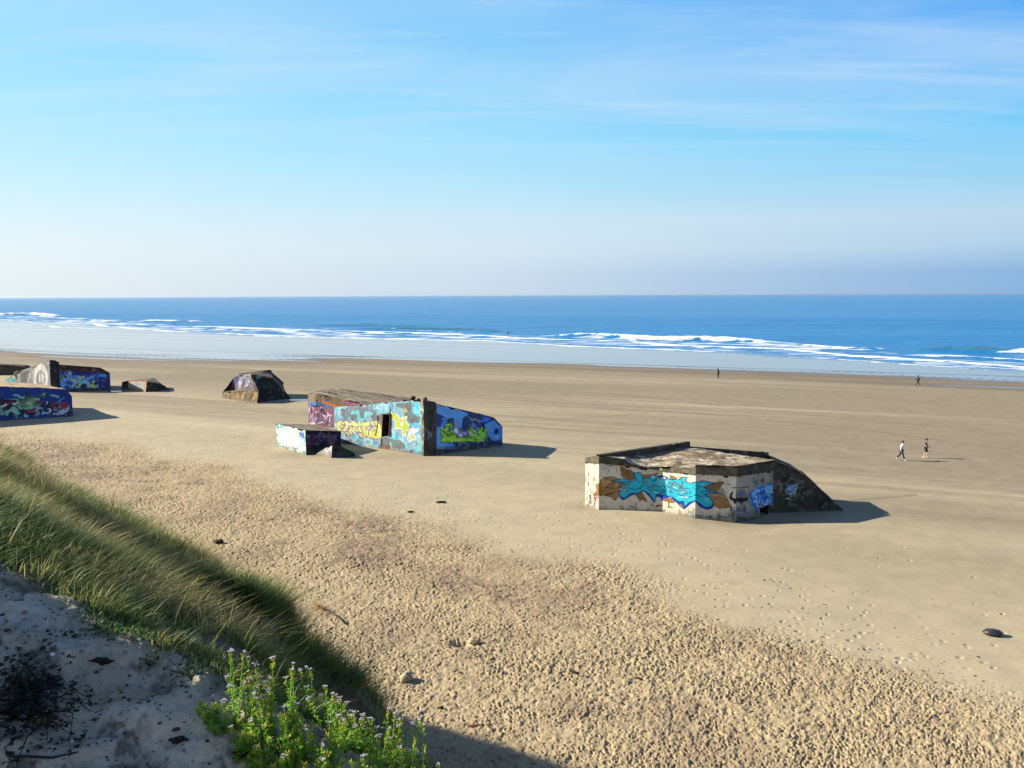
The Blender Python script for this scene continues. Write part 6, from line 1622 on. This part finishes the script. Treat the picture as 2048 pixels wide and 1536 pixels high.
def person(label, loc, heading, pose, cl, height=1.74):
    """pose: joint -> local metres, x forward, y to the person's left, z up"""
    J = dict(pelvis=(0, 0, .95), waist=(0, 0, 1.08), chest=(.01, 0, 1.30), neck=(.02, 0, 1.47), jaw=(.045, 0, 1.555), skull=(.03, 0, 1.63), crown=(.02, 0, 1.70),
             shl=(0, .17, 1.41), shr=(0, -.17, 1.41), ell=(-.02, .21, 1.13), elr=(-.02, -.21, 1.13), wrl=(.08, .21, .90), wrr=(.08, -.21, .90),
             hipl=(0, .085, .91), hipr=(0, -.085, .91), knl=(.02, .09, .50), knr=(.02, -.09, .50), anl=(0, .09, .09), anr=(0, -.09, .09), tol=(.16, .10, .03), tor=(.16, -.10, .03))
    J.update(pose)
    P = {k: np.array(v, float) for k, v in J.items()}
    R_ = dict(pelvis=.115, waist=.115, chest=.13, neck=.055, jaw=.068, skull=.088, crown=.05, shl=.06, shr=.06, ell=.042, elr=.042, wrl=.028, wrr=.028, hipl=.085, hipr=.085, knl=.056, knr=.056, anl=.038, anr=.038, tol=.034, tor=.034)
    E = [("pelvis", "waist"), ("waist", "chest"), ("chest", "neck"), ("neck", "jaw"), ("jaw", "skull"), ("skull", "crown"), ("chest", "shl"), ("chest", "shr"), ("shl", "ell"), ("shr", "elr"), ("ell", "wrl"), ("elr", "wrr"), ("pelvis", "hipl"), ("pelvis", "hipr"), ("hipl", "knl"), ("hipr", "knr"), ("knl", "anl"), ("knr", "anr"), ("anl", "tol"), ("anr", "tor")]
    jj = {k: (tuple(P[k]), R_[k]) for k in P}
    # hands: palm, four fingers and a thumb, slightly curled
    for s, sg in (("l", 1), ("r", -1)):
        d = P["wr" + s] - P["el" + s]; d /= np.linalg.norm(d); sd_ = np.cross(d, [0, sg, 0]); sd_ /= np.linalg.norm(sd_) + 1e-6; nn_ = np.cross(d, sd_)
        pm = P["wr" + s] + d * .07; jj["pa" + s] = (tuple(pm), .030); E.append(("wr" + s, "pa" + s))
        for f in range(4):
            b = pm + d * .035 + sd_ * (f - 1.5) * .019; ln = (.06, .072, .068, .052)[f]; t_ = b + d * ln * .55; u_ = t_ + d * ln * .35 - nn_ * .02 * sg
            for q, pt_ in enumerate((b, t_, u_)): jj[f"f{s}{f}{q}"] = (tuple(pt_), (.010, .0085, .007)[q])
            E += [("pa" + s, f"f{s}{f}0"), (f"f{s}{f}0", f"f{s}{f}1"), (f"f{s}{f}1", f"f{s}{f}2")]
        t0 = P["wr" + s] + d * .045 - sd_ * .035; t1 = t0 + d * .035 - sd_ * .018; jj["t0" + s] = (tuple(t0), .012); jj["t1" + s] = (tuple(t1), .009); E += [("pa" + s, "t0" + s), ("t0" + s, "t1" + s)]
    # face: nose and ears
    f_ = P["skull"] - np.array([0, 0, .035]); jj["nose"] = (tuple(f_ + np.array([.095, 0, 0])), .014); E.append(("skull", "nose"))
    for sg in (1, -1): jj["ear%d" % sg] = (tuple(P["skull"] + np.array([-.01, sg * .095, -.02])), .014); E.append(("skull", "ear%d" % sg))
    o = thing("person", label, "person", loc); o.rotation_euler = (0, 0, heading); o.scale = (height / 1.74,) * 3
    b = skin_mesh("body", jj, E, "pelvis"); colour_mesh(b, cl["skin"]); link("body", b, M_CLOTH, o)
    def garment(name, js, es, root, grow, c, tweak=None):
        g = {k: (tuple((tweak or {}).get(k, P[k] if k in P else (0, 0, 0))), (R_.get(k, .05) + grow)) for k in js}
        me = skin_mesh(name, g, es, root); colour_mesh(me, c); link(name, me, M_CLOTH, o)
    half = lambda a, b_, f: P[a] + (P[b_] - P[a]) * f
    sl = cl.get("sleeve", 1.0)
    tw = {"ell": half("shl", "ell", min(1, sl * 2)), "elr": half("shr", "elr", min(1, sl * 2))}
    js = ["pelvis", "waist", "chest", "shl", "shr", "ell", "elr"]; es = [("pelvis", "waist"), ("waist", "chest"), ("chest", "shl"), ("chest", "shr"), ("shl", "ell"), ("shr", "elr")]
    if sl >= 1: js += ["wrl", "wrr"]; es += [("ell", "wrl"), ("elr", "wrr")]
    garment("shirt", js, es, "chest", .022, cl["shirt"], tw)
    tl = cl.get("leg", 1.0); tw = {}
    js = ["pelvis", "hipl", "hipr", "knl", "knr"]; es = [("pelvis", "hipl"), ("pelvis", "hipr"), ("hipl", "knl"), ("hipr", "knr")]
    if tl >= 1: js += ["anl", "anr"]; es += [("knl", "anl"), ("knr", "anr")]
    garment("trousers", js, es, "pelvis", .020, cl["trousers"], tw)
    for s in "lr":
        me = skin_mesh("shoe", {"a": (tuple(P["an" + s] - np.array([.03, 0, .03])), .052), "b": (tuple(half("an" + s, "to" + s, .6)), .05), "c": (tuple(P["to" + s] + np.array([.02, 0, .0])), .042)}, [("a", "b"), ("b", "c")], "a"); colour_mesh(me, cl["shoes"]); link("shoe", me, M_CLOTH, o)
    hb = MB(); c0 = P["skull"] + np.array([-.018, 0, .03]); hb.blob(c0, (.112, .104, .085), cl["hair"], .06, 3, 14, 9); hb.blob(c0 + np.array([-.045, 0, -.06]), (.07, .09, .07), cl["hair"], .06, 4, 12, 8)
    link("hair", hb.mesh("hair"), M_CLOTH, o)
    eb = MB()
    for sg in (1, -1): eb.blob(P["skull"] + np.array([.083, sg * .032, -.01]), (.008, .011, .007), (.02, .02, .02), 0, 1, 8, 5)
    eb.blob(P["jaw"] + np.array([.066, 0, .0]), (.008, .024, .006), (.35, .12, .10), 0, 1, 8, 5)
    link("face", eb.mesh("face"), M_CLOTH, o)
    return o


def gp(px, py): g = G(px, py); return (g[0], g[1], zb(g[0], g[1]) + .012)


SK = (.48, .28, .19)
# walking right, rear heel lifted, a hand at the ear
person("person walking in a white long-sleeved shirt and dark trousers, one hand raised to the head", gp(1802, 922), math.radians(-18),
       dict(pelvis=(0, 0, .93), hipl=(-.02, .085, .89), hipr=(.02, -.085, .89), knr=(.14, -.09, .50), anr=(.26, -.09, .10), tor=(.42, -.10, .05), knl=(-.08, .09, .49), anl=(-.36, .09, .22), tol=(-.25, .10, .08),
            chest=(.05, 0, 1.29), neck=(.07, 0, 1.46), jaw=(.10, -.01, 1.545), skull=(.09, 0, 1.62), crown=(.08, 0, 1.69), shl=(.05, .17, 1.40), shr=(.05, -.17, 1.40), ell=(.16, .36, 1.24), wrl=(.14, .20, 1.48), elr=(-.10, -.24, 1.14), wrr=(-.06, -.25, .90)),
       dict(skin=SK, shirt=(.74, .72, .76), trousers=(.022, .022, .045), shoes=(.78, .74, .66), hair=(.07, .035, .02), sleeve=1.0, leg=1.0), 1.76)
person("person in a navy T-shirt and dark knee-length shorts with bare calves and white shoes", gp(1851, 917), math.radians(-30),
       dict(knl=(.12, .09, .50), anl=(.10, .09, .09), tol=(.26, .10, .03), knr=(.0, -.09, .50), anr=(-.18, -.09, .14), tor=(-.05, -.10, .04), ell=(-.03, .25, 1.15), wrl=(.20, .16, 1.02), elr=(-.03, -.25, 1.15), wrr=(.22, -.14, 1.04)),
       dict(skin=SK, shirt=(.018, .02, .06), trousers=(.025, .025, .04), shoes=(.80, .76, .68), hair=(.03, .02, .015), sleeve=.4, leg=.5), 1.74)
person("distant person in dark clothes bending slightly forward near the water, legs together", gp(1437, 755), math.radians(155),
       dict(waist=(.03, 0, 1.08), chest=(.08, 0, 1.29), neck=(.14, 0, 1.45), jaw=(.18, 0, 1.52), skull=(.18, 0, 1.60), crown=(.19, 0, 1.67), shl=(.08, .17, 1.40), shr=(.08, -.17, 1.40), ell=(.0, .22, 1.14), wrl=(.12, .20, .94), elr=(.0, -.22, 1.14), wrr=(.12, -.20, .94), knl=(.16, .08, .50), anl=(.02, .08, .09), tol=(.18, .09, .03)),
       dict(skin=(.05, .04, .035), shirt=(.012, .012, .014), trousers=(.012, .011, .012), shoes=(.02, .017, .015), hair=(.015, .02, .03), sleeve=1.0, leg=1.0), 1.80)
person("distant person in dark clothes striding along the wet edge of the sand at the right", gp(1836, 770), math.radians(175),
       dict(pelvis=(0, 0, .91), hipl=(0, .085, .87), hipr=(0, -.085, .87), knl=(.22, .09, .50), anl=(.36, .09, .10), tol=(.52, .10, .06), knr=(-.10, -.09, .48), anr=(-.38, -.09, .14), tor=(-.26, -.10, .04), chest=(.03, 0, 1.28), ell=(-.14, .22, 1.14), wrl=(-.10, .22, .90), elr=(.12, -.22, 1.14), wrr=(.24, -.2, .94)),
       dict(skin=(.05, .04, .035), shirt=(.012, .014, .03), trousers=(.014, .012, .014), shoes=(.03, .02, .018), hair=(.015, .018, .03), sleeve=1.0, leg=1.0), 1.66)
# surfer sitting low in the water beside the green wave, another far left
def surfer(px, py, label, hd):
    g = G(px, py, SEA_Z)
    o = person(label, (g[0], g[1], SEA_Z - .62), hd, dict(knl=(.38, .22, .80), knr=(.38, -.22, .80), anl=(.36, .24, .42), anr=(.36, -.24, .42), tol=(.48, .25, .34), tor=(.48, -.25, .34), hipl=(.04, .10, .9), hipr=(.04, -.10, .9), wrl=(.30, .14, 1.02), wrr=(.30, -.14, 1.02), ell=(.10, .24, 1.16), elr=(.10, -.24, 1.16)),
               dict(skin=(.03, .03, .04), shirt=(.010, .012, .02), trousers=(.010, .012, .02), shoes=(.01, .01, .015), hair=(.012, .012, .016), sleeve=1.0, leg=1.0), 1.78)
    mb = MB(); n_ = 16; v = []; 
    for i in range(n_ + 1):
        f = i / n_; xx = -1.0 + 2.1 * f; w = .27 * math.sin(math.pi * min(1, f * .92 + .06)) ** .6; rk = .10 * max(0, f - .7) / .3
        v += [(xx, -w, .02 + rk), (xx, 0, .05 + rk), (xx, w, .02 + rk), (xx, 0, -.03 + rk)]
    fs = [(4 * i + k, 4 * i + (k + 1) % 4, 4 * i + 4 + (k + 1) % 4, 4 * i + 4 + k) for i in range(n_) for k in range(4)] + [(0, 1, 2, 3), (4 * n_ + 3, 4 * n_ + 2, 4 * n_ + 1, 4 * n_)]
    mb.add(v, fs, (.03, .04, .06)); bo = link("surfboard", mb.mesh("surfboard"), M_CLOTH, None, "dark surfboard under the " + ("surfer beside the green wave" if px > 500 else "surfer in the far left foam"), "surfboard", None, None, (g[0], g[1], SEA_Z + .13)); bo.rotation_euler = (0, 0, hd)


surfer(1017, 667, "dark surfer sitting low in the water at the end of the green wave", math.radians(190))
surfer(348, 647, "dark surfer in the white foam far to the left", math.radians(200))

# ------------------------------------------------------------------ sea air: one even body of haze low over beach and water
mb = MB()
x0, x1, y0, y1, z0, z1 = -150000, 150000, -700, 75000, -2.4, 16.6
mb.add([(x0, y0, z0), (x1, y0, z0), (x1, y1, z0), (x0, y1, z0), (x0, y0, z1), (x1, y0, z1), (x1, y1, z1), (x0, y1, z1)], [(0, 3, 2, 1), (4, 5, 6, 7), (0, 1, 5, 4), (1, 2, 6, 5), (2, 3, 7, 6), (3, 0, 4, 7)])
mt = bpy.data.materials.new("haze"); mt.use_nodes = True; nt = mt.node_tree
for n in list(nt.nodes): nt.nodes.remove(n)
out = nt.nodes.new("ShaderNodeOutputMaterial"); pv = nt.nodes.new("ShaderNodeVolumePrincipled")
pv.inputs["Color"].default_value = (.50, .58, .70, 1); pv.inputs["Density"].default_value = 0.00004; pv.inputs["Anisotropy"].default_value = 0.40
nt.links.new(pv.outputs[0], out.inputs["Volume"])
link("haze", mb.mesh("haze", False), mt, kind="stuff")
